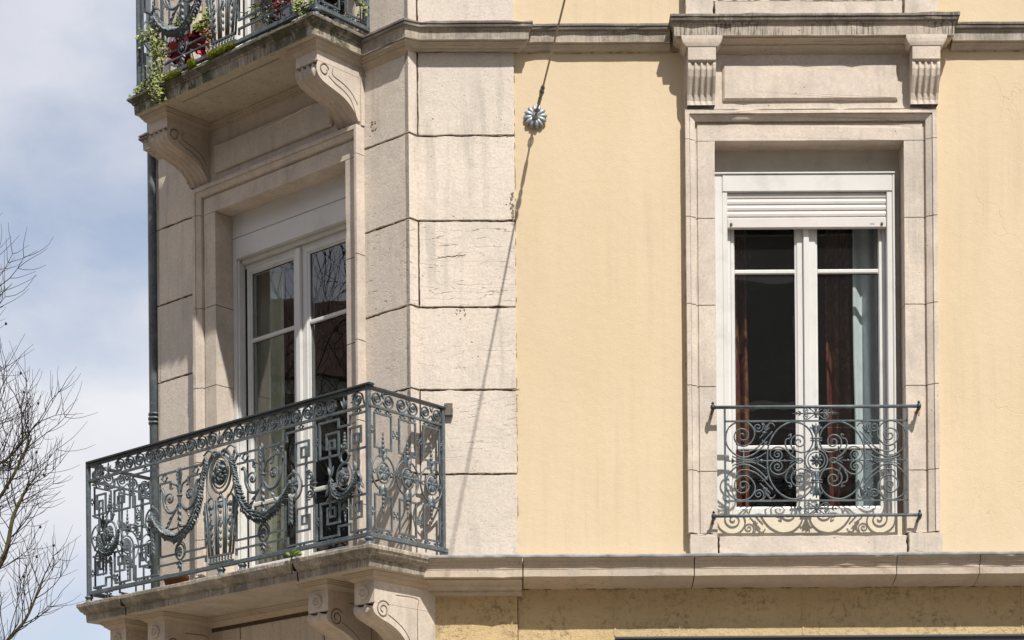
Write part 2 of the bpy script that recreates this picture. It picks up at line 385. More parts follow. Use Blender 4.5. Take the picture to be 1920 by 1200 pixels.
def glass(name, k=1.0, dust=.012):
    m_ = bpy.data.materials.new(name); m_.use_nodes = True; t = m_.node_tree; t.nodes.clear(); g = G(t)
    o = N(t, 'ShaderNodeOutputMaterial'); tr = N(t, 'ShaderNodeBsdfTransparent'); tr.inputs[0].default_value = (.80, .84, .82, 1)
    gl = N(t, 'ShaderNodeBsdfGlossy'); gl.inputs['Roughness'].default_value = .0; gl.inputs[0].default_value = (.95, .97, 1, 1)
    lw = N(t, 'ShaderNodeLayerWeight'); lw.inputs['Blend'].default_value = .5
    f2 = g.math('MULTIPLY', g.math('MULTIPLY_ADD', g.math('POWER', lw.outputs['Facing'], 5.), .95, .042), 1.9 * k)
    bp = g.bump(g.noise(1.7, 2), .035, .05); t.links.new(bp, gl.inputs['Normal'])
    mx_ = N(t, 'ShaderNodeMixShader'); t.links.new(f2, mx_.inputs[0]); t.links.new(tr.outputs[0], mx_.inputs[1]); t.links.new(gl.outputs[0], mx_.inputs[2])
    df = N(t, 'ShaderNodeBsdfDiffuse'); df.inputs[0].default_value = (.6, .6, .58, 1)
    sp = g.math('ADD', g.math('MULTIPLY', g.ramp(g.noise(260, 2, .6), .66, .74), g.ramp(g.noise(4, 4), .35, .7, 0, .35)), dust)
    mx2 = N(t, 'ShaderNodeMixShader'); t.links.new(sp, mx2.inputs[0]); t.links.new(mx_.outputs[0], mx2.inputs[1]); t.links.new(df.outputs[0], mx2.inputs[2])
    t.links.new(mx2.outputs[0], o.inputs[0]); return m_
def foliage(name, c0, c1, trans=.3):
    m_, t, b = mat(name); g = G(t)
    c = g.mix(g.ramp(g.attr('var'), 0, 1), c0, c1)
    t.links.new(c, b.inputs['Base Color']); b.inputs['Roughness'].default_value = .55; b.inputs['Specular IOR Level'].default_value = .3
    return m_

M_STONE = stone('limestone'); M_STONE2 = stone('limestone_smooth', (.672, .592, .52), dirt=.22, crack=False, bumpk=.6)
M_CORN = stone('limestone_cornice', (.50, .44, .37), dirt=.75, streak=.35, crack=False, zr=7.218, lip=7.276)
M_WCORN = stone('limestone_streaked', (.54, .47, .40), dirt=.3, streak=.95, crack=False, zr=7.212, lip=7.284)
M_SLABU = stone('limestone_mossy', (.52, .46, .37), dirt=.75, streak=.5, moss=.95, crack=False, zr=7.217, lip=7.283)
M_SLABL = stone('limestone_slab', (.50, .45, .385), dirt=.75, streak=.45, moss=.3, crack=False, zr=3.988)
M_LEDGE = stone('limestone_ledge', (.55, .47, .39), dirt=.15, crack=True, bumpk=.7)
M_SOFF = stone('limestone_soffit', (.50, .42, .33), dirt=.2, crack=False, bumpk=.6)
M_MORT = plain('mortar', (.10, .075, .05), .95, .1, .3, 20, .4)
M_STUC = stucco('ochre_render', (.646, .529, .368), rough=.35)
M_STUCL = stucco('ochre_render_rough', (.60, .46, .26), dirt=.62, rough=.8)
M_IRON = iron('painted_iron'); M_IRON2 = iron('iron_dark_and_shaded', (.032, .040, .044), .1, .12); M_IRONC = iron('painted_iron_ornament', (.10, .122, .135), .15)  # M_IRON2: iron darkened to paint in the shaded underside of the handrails
M_RUST = iron('rusty_iron', (.12, .12, .11), .8)
M_PVC = plain('white_window_frame', (.63, .625, .61), .35, .45, .05, 3, 0, 0, .28)
M_SHUT = plain('shutter_slats', (.60, .57, .55), .4, .4, .05, 3, 0, 0, .2)
M_SILL = plain('cream_sill', (.66, .59, .47), .5, .4, .06, 5, .1)
M_RUB = plain('black_seal', (.012, .012, .012), .6, .3)
M_GLASS = glass('window_glass'); M_GLASSB = glass('balcony_door_glass', 1.5, .006)
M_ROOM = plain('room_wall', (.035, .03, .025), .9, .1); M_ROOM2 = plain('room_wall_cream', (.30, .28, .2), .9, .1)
M_ZINC = plain('zinc_flashing', (.25, .25, .25), .7, .3, .4, 9, .2, 0, .5)
M_PIPE = iron('drainpipe_paint', (.10, .115, .125), .1)
M_SIGN = plain('grey_metal', (.10, .105, .12), .4, .5, .1, 6, 0, .3)
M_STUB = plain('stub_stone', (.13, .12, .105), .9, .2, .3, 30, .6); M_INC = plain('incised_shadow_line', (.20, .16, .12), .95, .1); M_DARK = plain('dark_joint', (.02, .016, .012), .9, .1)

# ================================================================== ground and street
def flat(name, pts, z, mt, label, kind='structure'):
    mb = MB(); mb.add([Vector((x, y, z)) for x, y in pts], [tuple(range(len(pts)))]); o = mb.build(name, mt); tag(o, label, kind=kind); return o
M_ASPH = plain('asphalt', (.07, .065, .06), .9, .2, .2, 12, .6); M_PAVE = plain('pavement_slabs', (.28, .235, .18), .9, .2, .15, 3, .5); M_EARTH = plain('ground_gravel', (.17, .145, .115), .95, .1, .2, 2, .6)
flat('ground', [(-200, -200), (200, -200), (200, 250), (-200, 250)], 0, M_EARTH, 'gravelly ground around the street corner')
flat('road', [(-60, -4), (60, -4), (60, 6.8), (-6.2, 6.8), (-14, 14), (-14, 60), (-26, 60), (-26, 6), (-60, 6)], .006, M_ASPH, 'asphalt road in front of the corner building')
mb = MB()
pv = [(60, 6.8), (60, 12.4), (-.5, 12.4), (-2.2, 14), (-2.3, 60), (-11, 60), (-11, 14), (-5.8, 8.6), (-4.5, 6.8)]
mb.add([Vector((x, y, .0)) for x, y in pv] + [Vector((x, y, .13)) for x, y in pv], [tuple(range(9, 18))] + [(i, (i + 1) % 9, 9 + (i + 1) % 9, 9 + i) for i in range(9)])
tag(mb.build('pavement', M_PAVE), 'raised stone pavement at the foot of the corner building', kind='structure')

# ================================================================== the building
BLD = thing('apartment_building', (0.5, 14, 0), 'corner apartment building with cream limestone corner, ochre rendered wall and wrought iron balconies', 'building')
STOREY = 3.22
ZL, ZU = 4.11, 7.33        # tops of lower ledge and upper cornice
TOP = 10.9
# ---- backing walls (mortar coloured core just behind the stones, with openings)
def wall_with_hole(mb, F, a0, a1, z0, z1, holes, d0, d1):
    """vertical slab with rectangular holes given as (a0,a1,z0,z1), all same a-range"""
    if not holes: box(mb, F, a0, a1, d0, d1, z0, z1); return
    ha0, ha1 = holes[0][0], holes[0][1]
    box(mb, F, a0, ha0, d0, d1, z0, z1); box(mb, F, ha1, a1, d0, d1, z0, z1)
    zz = z0
    for h in sorted(holes, key=lambda q: q[2]):
        box(mb, F, ha0, ha1, d0, d1, zz, h[2]); zz = h[3]
    box(mb, F, ha0, ha1, d0, d1, zz, z1)
XR = 9.0
mb = MB(); mb._v = .5
hA = [(1.33, 2.54, 4.18 + k * STOREY, 6.72 + k * STOREY) for k in (0, 1)]
# rendered wall right of the quoin, hole for window surround
wall_with_hole(mb, FA, .158, XR, ZU - .1, TOP, [(1.25, 2.65, 7.36, 10.15)], -.35, 0)
wall_with_hole(mb, FA, .158, XR, 3.99, ZU - .1, [(1.25, 2.65, 4.12, 7.12)], -.35, 0)
mb.build('rendered_wall', M_STUC, BLD)
mb = MB(); box(mb, FA, .16, XR, -.35, .0, .0, 3.99); box(mb, FA, -.425, .155, -.35, .02, .0, 3.99)
for x in (.737, 1.875, 3.2): box(mb, FA, x, x + .012, .0, .004, 3.66, 3.96)
lw = mb.build('lower_rendered_wall', M_STUCL, BLD); tag(lw, 'rough stained ochre render below the stone ledge')
mb = MB()
wall_with_hole(mb, FB, 0, BW, 3.9, TOP, [(.44, 1.86, 4.13 + k * STOREY, 6.72 + k * STOREY) for k in (0, 1)], -.3, -.012)
box(mb, FB, 0, BW, -.3, -.05, 0, 3.9)
box(mb, FA, -.42, .155, -.3, .008, 3.99, TOP)
FCc = lambda a, d, z: K + vC * a + nC * d + Z * z
box(mb, FCc, .02, .06, -.2, -.006, 3.9, TOP)
box(mb, FE, 0, 9, -.3, -.006, 0, TOP)
FCl = lambda a, d, z: K2 + vC * a - nC * d + Z * z
box(mb, FCl, .02, .06, -.2, -.006, 0, TOP)
mb.build('mortar_core', M_MORT, BLD)
# roof and back closing the volume
mb = MB()
pts = [FE(9, -.1, 0), K2, K, Vector((XR, DA, 0)), Vector((XR, DA + 9, 0))]
mb.add([Vector((p.x, p.y, TOP)) for p in pts] + [Vector((p.x, p.y, TOP + .25)) for p in pts], [(0, 1, 2, 3, 4), (5, 6, 7, 8, 9)] + [(i, (i + 1) % 5, 5 + (i + 1) % 5, 5 + i) for i in range(5)])
mb.build('roof', M_ZINC, BLD)
# ---- stone courses
ROWS = [3.99, 4.125, 4.639, 5.147, 5.645, 6.165, 6.678, 7.185]
ROWSU = [7.33, 7.86, 8.37, 8.87, 9.38, 9.9, 10.4, 10.9]
mb = MB()
def courses(rows, upper=False):
    for i in range(len(rows) - 1):
        z0, z1 = rows[i], rows[i + 1]
        joint = (i % 2 == 0); ck = .85 if (i == 4 and not upper) else (.45 if i == 2 else (.3 if i == 3 else .12))
        if z0 == 3.99: continue
        # quoin on the front
        mb_ = mb
        xk = KIN.x
        if joint or upper: block(mb, FA, xk + .004, .160, z0, z1, .02, crk=ck, sides=(1, 0, 1, 1))
        else: block(mb, FA, xk, .160, z0, z1, .02, crk=ck, sides=(0, 0, 1, 1))
        v = mb._v
        block(mb, FCc, .0, .0709, z0, z1, .002, crk=ck, sides=(0, 0, 1, 1)); 
        block(mb, FB, 0.0, .40, z0, z1, 0, crk=ck, sides=(0, 0, 1, 1))
        block(mb, FB, 1.93, BW, z0, z1, 0, crk=0, sides=(0, 0, 1, 1))
        block(mb, FCl, 0, .07, z0, z1, .002, sides=(0, 0, 1, 1))
        for k in range(6):
            block(mb, FE, k * 1.2, k * 1.2 + 1.2, z0, z1, 0)
courses(ROWS); courses(ROWSU, True)
# over the door heads
for z0, z1 in ((9.99, 10.4), (10.4, 10.9)):
    for a in (.4, 1.165): block(mb, FB, a, a + .765, z0, z1, 0)
# under the balcony, and down to the street
rz = [0, .5, 1.05, 1.6, 2.15, 2.7, 3.25, 3.62, 3.92]
for i in range(8):
    n = 3; 
    for k in range(n): block(mb, FB, k * BW / n, (k + 1) * BW / n, rz[i], rz[i + 1], -.02)
    for k in range(6): block(mb, FE, k * 1.2, k * 1.2 + 1.2, rz[i], rz[i + 1], 0)
mb.build('stone_courses', M_STONE, BLD)
mb = MB(); rj = random.Random(21)
for z in ROWS[2:-1] + [7.86]:
    for F, a0, a1, d in ((FA, -.42, .155, .019), (FB, .01, .38, -.001), (FB, 1.96, 2.38, -.001)):
        a = a0
        while a < a1 - .02:
            l_ = rj.uniform(.008, .035)
            if rj.random() < .3: blob(mb, F, a + l_, d, z + rj.uniform(-.002, .002), l_, rj.uniform(.0015, .0035), rj.uniform(.002, .0055), rj.uniform(-.06, .06), 7, 4)
            a += l_ * 2 + rj.uniform(0, .05)
for z0, z1 in ((6.68, 7.18), (5.65, 6.16), (4.64, 5.14)):
    z = z0
    while z < z1: 
        l_ = rj.uniform(.01, .04)
        if rj.random() < .6: blob(mb, FA, KIN.x + .002, .019, z, rj.uniform(.002, .004), .003, l_, 0, 7, 4)
        z += l_ * 2 + .01
for i in range(70):
    z = rj.uniform(4.15, 7.15); blob(mb, FA, .161 + rj.uniform(-.002, .002), .012, z, rj.uniform(.0015, .004), .008, rj.uniform(.006, .03), 0, 6, 4)
for i in range(40):
    z = rj.uniform(4.3, 6.9); blob(mb, FA, 1.188 + rj.uniform(-.002, .001), .006, z, rj.uniform(.0015, .003), .008, rj.uniform(.006, .03), 0, 6, 4)
for i in range(60):
    x = rj.uniform(.17, 5); blob(mb, FA, x, .004, 7.181, rj.uniform(.008, .03), .006, rj.uniform(.002, .005), 0, 6, 4)
for i in range(60):
    x = rj.uniform(.2, 5); blob(mb, FA, x, .012, 3.943, rj.uniform(.008, .03), .006, rj.uniform(.002, .005), 0, 6, 4)
tag(mb.build('joint_mortar', plain('crumbly_mortar', (.24, .175, .115), .95, .1, .4, 40, .8), BLD), kind='stuff')
M_LOSS = plain('broken_stone_patch', (.22, .18, .14), .95, .1, .5, 50, .9); mb = MB()
for i in range(26):
    t = rj.random(); blob(mb, FA, .150 - .022 * t * rj.random(), .018, 6.25 + rj.uniform(-.10, .10) * (1 - t * .5), rj.uniform(.004, .012), .004, rj.uniform(.006, .018), rj.uniform(-.6, .6), 6, 4)
mb.build('stone_loss', M_LOSS, BLD); mb = MB()
for i in range(12): blob(mb, FA, -.18 + rj.uniform(-.03, .05), .018, 5.635 - abs(rj.gauss(0, .02)), rj.uniform(.003, .008), .004, rj.uniform(.003, .010), 0, 6, 4)
mb.build('stone_loss', M_LOSS, BLD); mb = MB()
for i in range(14): blob(mb, FA, -.30 + i * .012, .019, 5.943 + rj.uniform(-.004, .004) + .0012 * i, .010, .003, .004, .2, 6, 4)
mb.build('stone_loss', M_LOSS, BLD); mb = MB()
for i in range(16): blob(mb, FB, .30 + rj.uniform(-.03, .03), -.001, 6.80 + rj.uniform(-.03, .03), rj.uniform(.003, .010), .003, rj.uniform(.003, .009), rj.uniform(-1, 1), 6, 4)
mb.build('stone_loss', M_LOSS, BLD)
M_RSTN = plain('rust_stain_ochre', (.50, .33, .17), .9, .1, .3, 40)
for x, z in ((1.334, 5.0), (2.572, 5.0), (1.334, 4.35), (2.572, 4.35)):
    mb = MB()
    for i in range(7): blob(mb, FA, x + rj.gauss(0, .008), .0305, z + rj.gauss(-.006, .010), rj.uniform(.004, .009), .0012, rj.uniform(.006, .014), 0, 7, 4)
    mb.build('rust_stain', M_RSTN, BLD)
# ---- cornice (upper string course)
EL = FE(9, 0, 0)
planU = [xy(EL), xy(K2IN), xy(K2), xy(K), xy(KIN), (.172, DA - .02), (.172, DA), (1.125, DA), (1.125, DA - .055), (2.782, DA - .055), (2.782, DA), (XR, DA)]
planU = planU[::-1]     # walk so that outward is on the left
def signcheck(plan):    # outward must point to the street (-y)
    o = offs(plan, .1); return o[0][1] < plan[0][1]
if not signcheck(planU): planU = planU[::-1]
prU = [(-.04, 7.335), (.082, 7.322), (.088, 7.318), (.088, 7.306), (.080, 7.303), (.080, 7.300), (.086, 7.297), (.083, 7.286), (.073, 7.278), (.070, 7.277), (.070, 7.272), (.064, 7.270), (.062, 7.219), (.047, 7.216), (.047, 7.210), (.040, 7.205), (.030, 7.193), (.012, 7.187), (.008, 7.180), (-.04, 7.180)]
# the part over the window projects more (own piece), so split the plan there
def splitplan(plan, a, b): return plan[a:b]
iW = [i for i, p in enumerate(planU) if abs(p[0] - 1.125) < 1e-6 or abs(p[0] - 2.782) < 1e-6]
mb = MB()
base = [xy(EL), xy(K2IN), xy(K2), xy(K), xy(KIN), (.172, DA - .02), (.172, DA), (1.10, DA)]
right = [(2.80, DA), (XR, DA)]
def orient(p): return p if signcheck(p) else p[::-1]
def qmould(mb, plan, prof): 
    # make outward = left offset
    o = offs(plan, .1); i = len(plan) - 1
    # compare with building centre: outward moves away from (3,18)
    c = Vector((3, 18)); a = Vector(plan[0]); b_ = Vector(o[0])
    if (b_ - c).length < (a - c).length: plan = plan[::-1]
    mould(mb, plan, prof)
base_q = base[:6] + [(.172 + .0, DA - .0), (1.10, DA)]
# quoin section sits 3 cm further out
base2 = [xy(EL), xy(K2IN), xy(K2), xy(K), xy(KIN + Vector((.0, -.0, 0))), (.172, KIN.y), (.172, DA), (1.10, DA)]
base2[4] = (KIN.x + .012, DA - .045); base2[5] = (.188, DA - .045); base2[6] = (.188, DA)
qmould(mb, base2, prU); qmould(mb, right, prU)
rough(mb.build('cornice', M_CORN, BLD))
# window cornice (bigger projection)
mb = MB()
prW = [(-.05, 7.332), (.172, 7.335), (.182, 7.330), (.182, 7.318), (.172, 7.314), (.172, 7.309), (.179, 7.306), (.176, 7.296), (.166, 7.288), (.163, 7.286), (.163, 7.282), (.156, 7.280), (.152, 7.214), (.135, 7.212), (.135, 7.204), (.10, 7.197), (.085, 7.190), (.085, 7.182), (.06, 7.170), (.05, 7.160), (.05, 7.15), (-.05, 7.148)]
def Wplan(x0, x1, d=0): return [(x0, DA), (x0, DA - d), (x1, DA - d), (x1, DA)]
def wcorn(mb, x0, x1, zoff=0):
    P = []; m_ = len(prW)
    for p, z in prW:
        pp = max(p, 0); P += [FA(x0 - pp * .9 + .13, -.04, z + zoff), FA(x0 - pp * .9 + .13, pp, z + zoff), FA(x1 + pp * .9 - .13, pp, z + zoff), FA(x1 + pp * .9 - .13, -.04, z + zoff)]
    fs = [(j * 4 + i, j * 4 + i + 1, j * 4 + 5 + i, j * 4 + 4 + i) for j in range(m_ - 1) for i in range(3)] + [(0, 1, 2, 3)]
    mb.add(P, fs)
wcorn(mb, 1.125, 2.782)
# end caps for the plain cornice dying into it are hidden by the projection
wc = rough(mb.build('window_cornice', M_WCORN, BLD)); tag(wc, 'projecting stone cornice over the window with dark vertical dirt streaks')
mb = MB(); wcorn(mb, 1.125, 2.782, STOREY); mb.build('window_cornice', M_WCORN, BLD)

# ---- architraves
ARCH = [(0., -.14), (0., .030), (.103, .030), (.106, .020), (.117, .020), (.119, .043), (.124, .046), (.150, .060), (.1515, .054), (.153, .068), (.178, .068), (.178, -.02)]
def architrave(mb, F, a0, a1, zb, zt, wl=1., wr=1., wt=1.):
    """three-sided surround: a0..a1 opening, zb bottom, zt lintel underside. Built as separate jamb stones and a head with mitres"""
    pl = []
    def pt(w, d, side, z):   # side -1 left edge (a0), +1 right edge (a1)
        return F(a0 - w * wl, d, z) if side < 0 else F(a1 + w * wr, d, z)
    n = len(ARCH)
    zs = [zb] + [zb + q for q in (0.375, .885, 1.375, 1.898)] + [zt]
    zs = [z for z in zs if z <= zt - .2] + [zt - .004]
    for side in (-1, 1):
        for i in range(len(zs) - 1):
            mb._v = random.uniform(.35, .65); mb._c = 1. if side * (1) == (1 if F is FA else -1) and i == 3 and F is FB else 0
            g = .0028; jit = random.uniform(-.002, .002)
            z0, z1 = zs[i] + (g if i else 0), zs[i + 1] - (g if i < len(zs) - 2 else 0)
            P = [pt(w, d, side, z) for z in (z0, z1) for w, d in ARCH]
            fs = [(k, k + 1, n + k + 1, n + k) for k in range(n - 1)] + [tuple(range(n)), tuple(range(n, 2 * n))]
            mb.add(P, fs)
    mb._v = .5; mb._c = 0
    P = []; 
    for w, d in ARCH: P += [F(a0 - w * wl, d, zt), F(a0 - w * wl, d, zt + w * wt), F(a1 + w * wr, d, zt + w * wt), F(a1 + w * wr, d, zt)]
    fs = [(k * 4 + i, k * 4 + i + 1, k * 4 + 5 + i, k * 4 + 4 + i) for k in range(n - 1) for i in range(3)]
    fs += [tuple(k * 4 for k in range(n)), tuple(k * 4 + 3 for k in range(n))]
    mb.add(P, fs)
def surroundA(dz, first):
    mb = MB()
    architrave(mb, FA, 1.365, 2.507, 4.27 + dz, 6.635 + dz, 1., 1.09, .98)
    mb._v = .45
    block(mb, FA, 1.190, 1.366, 4.125 + dz, 4.267 + dz, .062, thick=.08); block(mb, FA, 2.508, 2.722, 4.125 + dz, 4.267 + dz, .062, thick=.08)
    block(mb, FA, 1.367, 2.506, 4.125 + dz, 4.252 + dz, .052, thick=.2)
    # frieze field above the head
    mb._v = .5
    P0 = FA
    box(mb, FA, 1.187, 2.700, -.02, .040, 6.812 + dz, 7.17 + dz)
    box(mb, FA, 1.415, 2.470, .040, .058, 6.868 + dz, 7.085 + dz, .012)
    o = rough(mb.build('window_surround', M_STONE2, BLD), .0009, .06, .005, .40)
    return o
surroundA(0, 1); surroundA(STOREY, 0)
def surroundB(dz):
    mb = MB()
    architrave(mb, FB, .517, 1.751, 4.13 + dz, 6.642 + dz, .76, 1.06, .98)
    mb._v = .42
    box(mb, FB, .375, 1.955, -.02, .028, 6.82 + dz, 7.17 + dz)
    box(mb, FB, .62, 1.735, .028, .052, 6.88 + dz, 7.06 + dz, .010)
    rough(mb.build('window_surround', M_STONE2, BLD), .0009, .06, .005, .40)
surroundB(0); surroundB(STOREY)

# ---- fluted brackets under the window cornice
def bracket(x0, x1, dz=0):
    mb = MB(); mb._s = False
    prof = [(.150, 7.155), (.150, 7.072), (.139, 7.068), (.139, 7.060), (.143, 7.05), (.145, 7.02), (.135, 6.98), (.112, 6.93), (.093, 6.89), (.084, 6.855), (.083, 6.828)]
    w = x1 - x0; nx = 32; P = []
    for j, (d, z) in enumerate(prof):
        for i in range(nx + 1):
            t = i / nx; fl = 0
            if 3 <= j <= 9:
                q = (t - .08) / .84
                if 0 < q < 1:
                    ph = (q * 4) % 1; fl = -.013 * (1 - (2 * ph - 1) ** 2) if ph < .8 else -.001
                    fl *= 1 if j < 9 else .7
            P.append(FA(x0 + w * t, d + fl, z + dz))
    m_ = nx + 1; fs = [(j * m_ + i, j * m_ + i + 1, (j + 1) * m_ + i + 1, (j + 1) * m_ + i) for j in range(len(prof) - 1) for i in range(nx)]
    mb.add(P, fs)
    for x, e in ((x0, 0), (x1, 1)):
        S = [FA(x, d, z + dz) for d, z in prof] + [FA(x, .0, 6.828 + dz), FA(x, .0, 7.155 + dz)]
        mb.add(S, [tuple(range(len(S)))])
    # cap moulding
    cap = [(.0, 7.155), (.010, 7.150), (.018, 7.158), (.030, 7.172), (.038, 7.192), (.040, 7.212)]
    P = []
    for p, z in cap: P += [FA(x0 - p, .0, z + dz), FA(x0 - p, .15 + p * .3, z + dz), FA(x1 + p, .15 + p * .3, z + dz), FA(x1 + p, .0, z + dz)]
    mb.add(P, [(k * 4 + i, k * 4 + i + 1, k * 4 + 5 + i, k * 4 + 4 + i) for k in range(len(cap) - 1) for i in range(3)] + [(0, 1, 2, 3)])
    mb.build('fluted_bracket', M_STONE2, BLD)
for dz in (0, STOREY): bracket(1.199, 1.365, dz); bracket(2.540, 2.706, dz)

# ---- windows
def frame_rect(mb, F, a0, a1, z0, z1, w, d0, d1, bev=.004):
    """rectangular frame of four mitred bars with a small chamfer on inner and outer arris"""
    rings = [(0, d0), (0, d1 - bev), (bev, d1), (w - bev * 2, d1), (w, d1 - bev * 2), (w, d0)]
    P = []
    for o, d in rings: P += [F(a0 + o, d, z0 + o), F(a1 - o, d, z0 + o), F(a1 - o, d, z1 - o), F(a0 + o, d, z1 - o)]
    fs = [(k * 4 + i, k * 4 + (i + 1) % 4, k * 4 + 4 + (i + 1) % 4, k * 4 + 4 + i) for k in range(len(rings) - 1) for i in range(4)]
    mb.add(P, fs)
def sash(parent, F, a0, a1, z0, z1, munt, d, stile_l, stile_r, rail_t, rail_b, gmat, dz):
    """one leaf: frame, glazing bars and panes"""
    mb = MB()
    rings = [(0, -.05), (0, -.003), (.004, 0)]
    A0, A1, Z0, Z1 = a0 + stile_l, a1 - stile_r, z0 + rail_b, z1 - rail_t
    for (o, i_) in ((0, 0),):
        P = []
        outer = [(a0, z0), (a1, z0), (a1, z1), (a0, z1)]; inner = [(A0, Z0), (A1, Z0), (A1, Z1), (A0, Z1)]
        def lerp(t): return [(p[0] + (q[0] - p[0]) * t, p[1] + (q[1] - p[1]) * t) for p, q in zip(outer, inner)]
        for t, dd in ((0, -.05), (0, -.004), (.08, 0), (.78, 0), (.84, -.006), (1, -.010), (1, -.05)):
            P += [F(x, d + dd, z + dz) for x, z in lerp(t)]
        mb.add(P, [(k * 4 + i, k * 4 + (i + 1) % 4, k * 4 + 4 + (i + 1) % 4, k * 4 + 4 + i) for k in range(6) for i in range(4)])
    for zm in munt:
        box(mb, F, A0, A1, d - .03, d - .006, zm - .013 + dz, zm + .013 + dz, .005)
    o = mb.build('sash', M_PVC, parent)
    zz = [Z0] + [v for m_ in munt for v in (m_ - .013, m_ + .013)] + [Z1]
    for i in range(0, len(zz), 2):
        g = MB(); g.add([F(A0, d - .022, zz[i] + dz), F(A1, d - .022, zz[i] + dz), F(A1, d - .022, zz[i + 1] + dz), F(A0, d - .022, zz[i + 1] + dz)], [(0, 1, 2, 3) if F is FA else (3, 2, 1, 0)])
        g.build('pane', gmat, parent)
        r = MB(); e = .005
        P = [F(A0, d - .0205, zz[i] + dz), F(A1, d - .0205, zz[i] + dz), F(A1, d - .0205, zz[i + 1] + dz), F(A0, d - .0205, zz[i + 1] + dz), F(A0 + e, d - .0205, zz[i] + e + dz), F(A1 - e, d - .0205, zz[i] + e + dz), F(A1 - e, d - .0205, zz[i + 1] - e + dz), F(A0 + e, d - .0205, zz[i + 1] - e + dz)]
        r.add(P, [(0, 1, 5, 4), (1, 2, 6, 5), (2, 3, 7, 6), (3, 0, 4, 7)]); r.build('rubber_seal', M_RUB, parent)
def windowA(dz):
    # outer box frame (cover) : becomes the window part, the rest are sub-parts
    mb = MB()
    z0, z1 = 4.30, 6.47
    d1 = -.072
    # side covers, head cover
    box(mb, FA, 1.368, 1.420, -.2, d1, z0 + dz, z1 + dz, .004); box(mb, FA, 2.455, 2.470, -.2, d1 + .004, z0 + dz, z1 + dz, .004)
    box(mb, FA, 1.421, 2.454, -.2, d1 + .003, 6.366 + dz, z1 + dz, .004)
    box(mb, FA, 1.420, 1.451, -.2, d1 - .002, z0 + dz, 6.3655 + dz, .004); box(mb, FA, 2.421, 2.4545, -.2, d1 - .002, z0 + dz, 6.3655 + dz, .004)
    box(mb, FA, 1.366, 2.470, -.2, d1 + .010, z1 + .0005 + dz, z1 + .012 + dz, .003)
    W = mb.build('window', M_PVC, BLD)
    # grey cover board above and at the right
    mb = MB(); box(mb, FA, 1.366, 2.506, -.22, -.125, 6.483 + dz, 6.70 + dz); box(mb, FA, 2.4705, 2.5065, -.22, -.12, 4.25 + dz, 6.4825 + dz)
    mb.build('cover_board', plain('aged_white_board', (.56, .52, .46), .7, .3, .1, 6, .1, 0, .5) if not bpy.data.materials.get('aged_white_board') else bpy.data.materials['aged_white_board'], W)
    # fixed frame round the sashes
    mb = MB(); box(mb, FA, 1.4515, 1.475, -.22, -.128, 4.40 + dz, 6.30 + dz, .004); box(mb, FA, 2.401, 2.4205, -.22, -.128, 4.40 + dz, 6.30 + dz, .004)
    box(mb, FA, 1.4515, 2.4205, -.22, -.122, 4.345 + dz, 4.40 + dz, .004)
    mb.build('fixed_frame', M_PVC, W)
    # sashes
    sash(W, FA, 1.476, 1.9345, 4.402, 6.30, (4.83, 5.903), -.135, .024, .067, .06, .066, M_GLASS, dz)
    sash(W, FA, 1.9355, 2.400, 4.402, 6.30, (4.83, 5.903), -.132, .070, .022, .06, .066, M_GLASS, dz)
    mb = MB(); box(mb, FA, 1.918, 1.953, -.13, -.116, 4.41 + dz, 6.29 + dz, .004); mb.build('meeting_stile', M_PVC, W)
    # roller shutter partly down
    mb = MB(); z = 6.366
    while z > 6.215:
        prof = [(-.094, z), (-.088, z - .005), (-.086, z - .018), (-.088, z - .031), (-.095, z - .0355)]
        P = [FA(a, d, q + dz) for d, q in prof for a in (1.452, 2.420)]
        mb.add(P, [(2 * k, 2 * k + 1, 2 * k + 3, 2 * k + 2) for k in range(4)]); z -= .0375
    box(mb, FA, 1.452, 2.420, -.112, -.083, 6.150 + dz, 6.212 + dz, .004)
    S = mb.build('roller_shutter', M_SHUT, W)
    mb = MB()
    for x in (1.475, 2.392): mb = MB(); blob(mb, FA, x, -.080, 6.172 + dz, .009, .006, .011); blob(mb, FA, x, -.076, 6.168 + dz, .004, .006, .007); mb.build('shutter_stop', M_RUST, W)
    mb = MB(); mb.add([FA(2.318, -.0825, 6.166 + dz), FA(2.348, -.0825, 6.166 + dz), FA(2.346, -.0825, 6.176 + dz), FA(2.319, -.0825, 6.176 + dz)], [(0, 1, 2, 3)])
    mb.build('maker_sticker', plain('sticker_blue', (.30, .38, .46), .4), W) if dz == 0 else None
    # sill
    mb = MB(); P = []
    prof = [(-.2, 4.392), (-.10, 4.392), (-.030, 4.389), (-.022, 4.382), (-.020, 4.374), (-.020, 4.256), (-.2, 4.256)]
    P = [FA(a, d, q + dz) for d, q in prof for a in (1.366, 2.506)]
    mb.add(P, [(2 * k, 2 * k + 1, 2 * k + 3, 2 * k + 2) for k in range(6)] + [tuple(range(0, 14, 2)), tuple(range(1, 14, 2))])
    mb.build('window_sill', M_SILL, W)
    # dark room behind
    mb = MB(); z0, z1 = 4.2 + dz, 6.9 + dz
    P = [FA(a, d, z) for d in (-.24, -3.4) for z in (z0, z1) for a in (.9, 3.1)]
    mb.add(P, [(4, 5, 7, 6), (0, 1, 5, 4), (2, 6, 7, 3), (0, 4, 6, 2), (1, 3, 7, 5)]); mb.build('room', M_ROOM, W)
    return W
WA = windowA(0); windowA(STOREY)
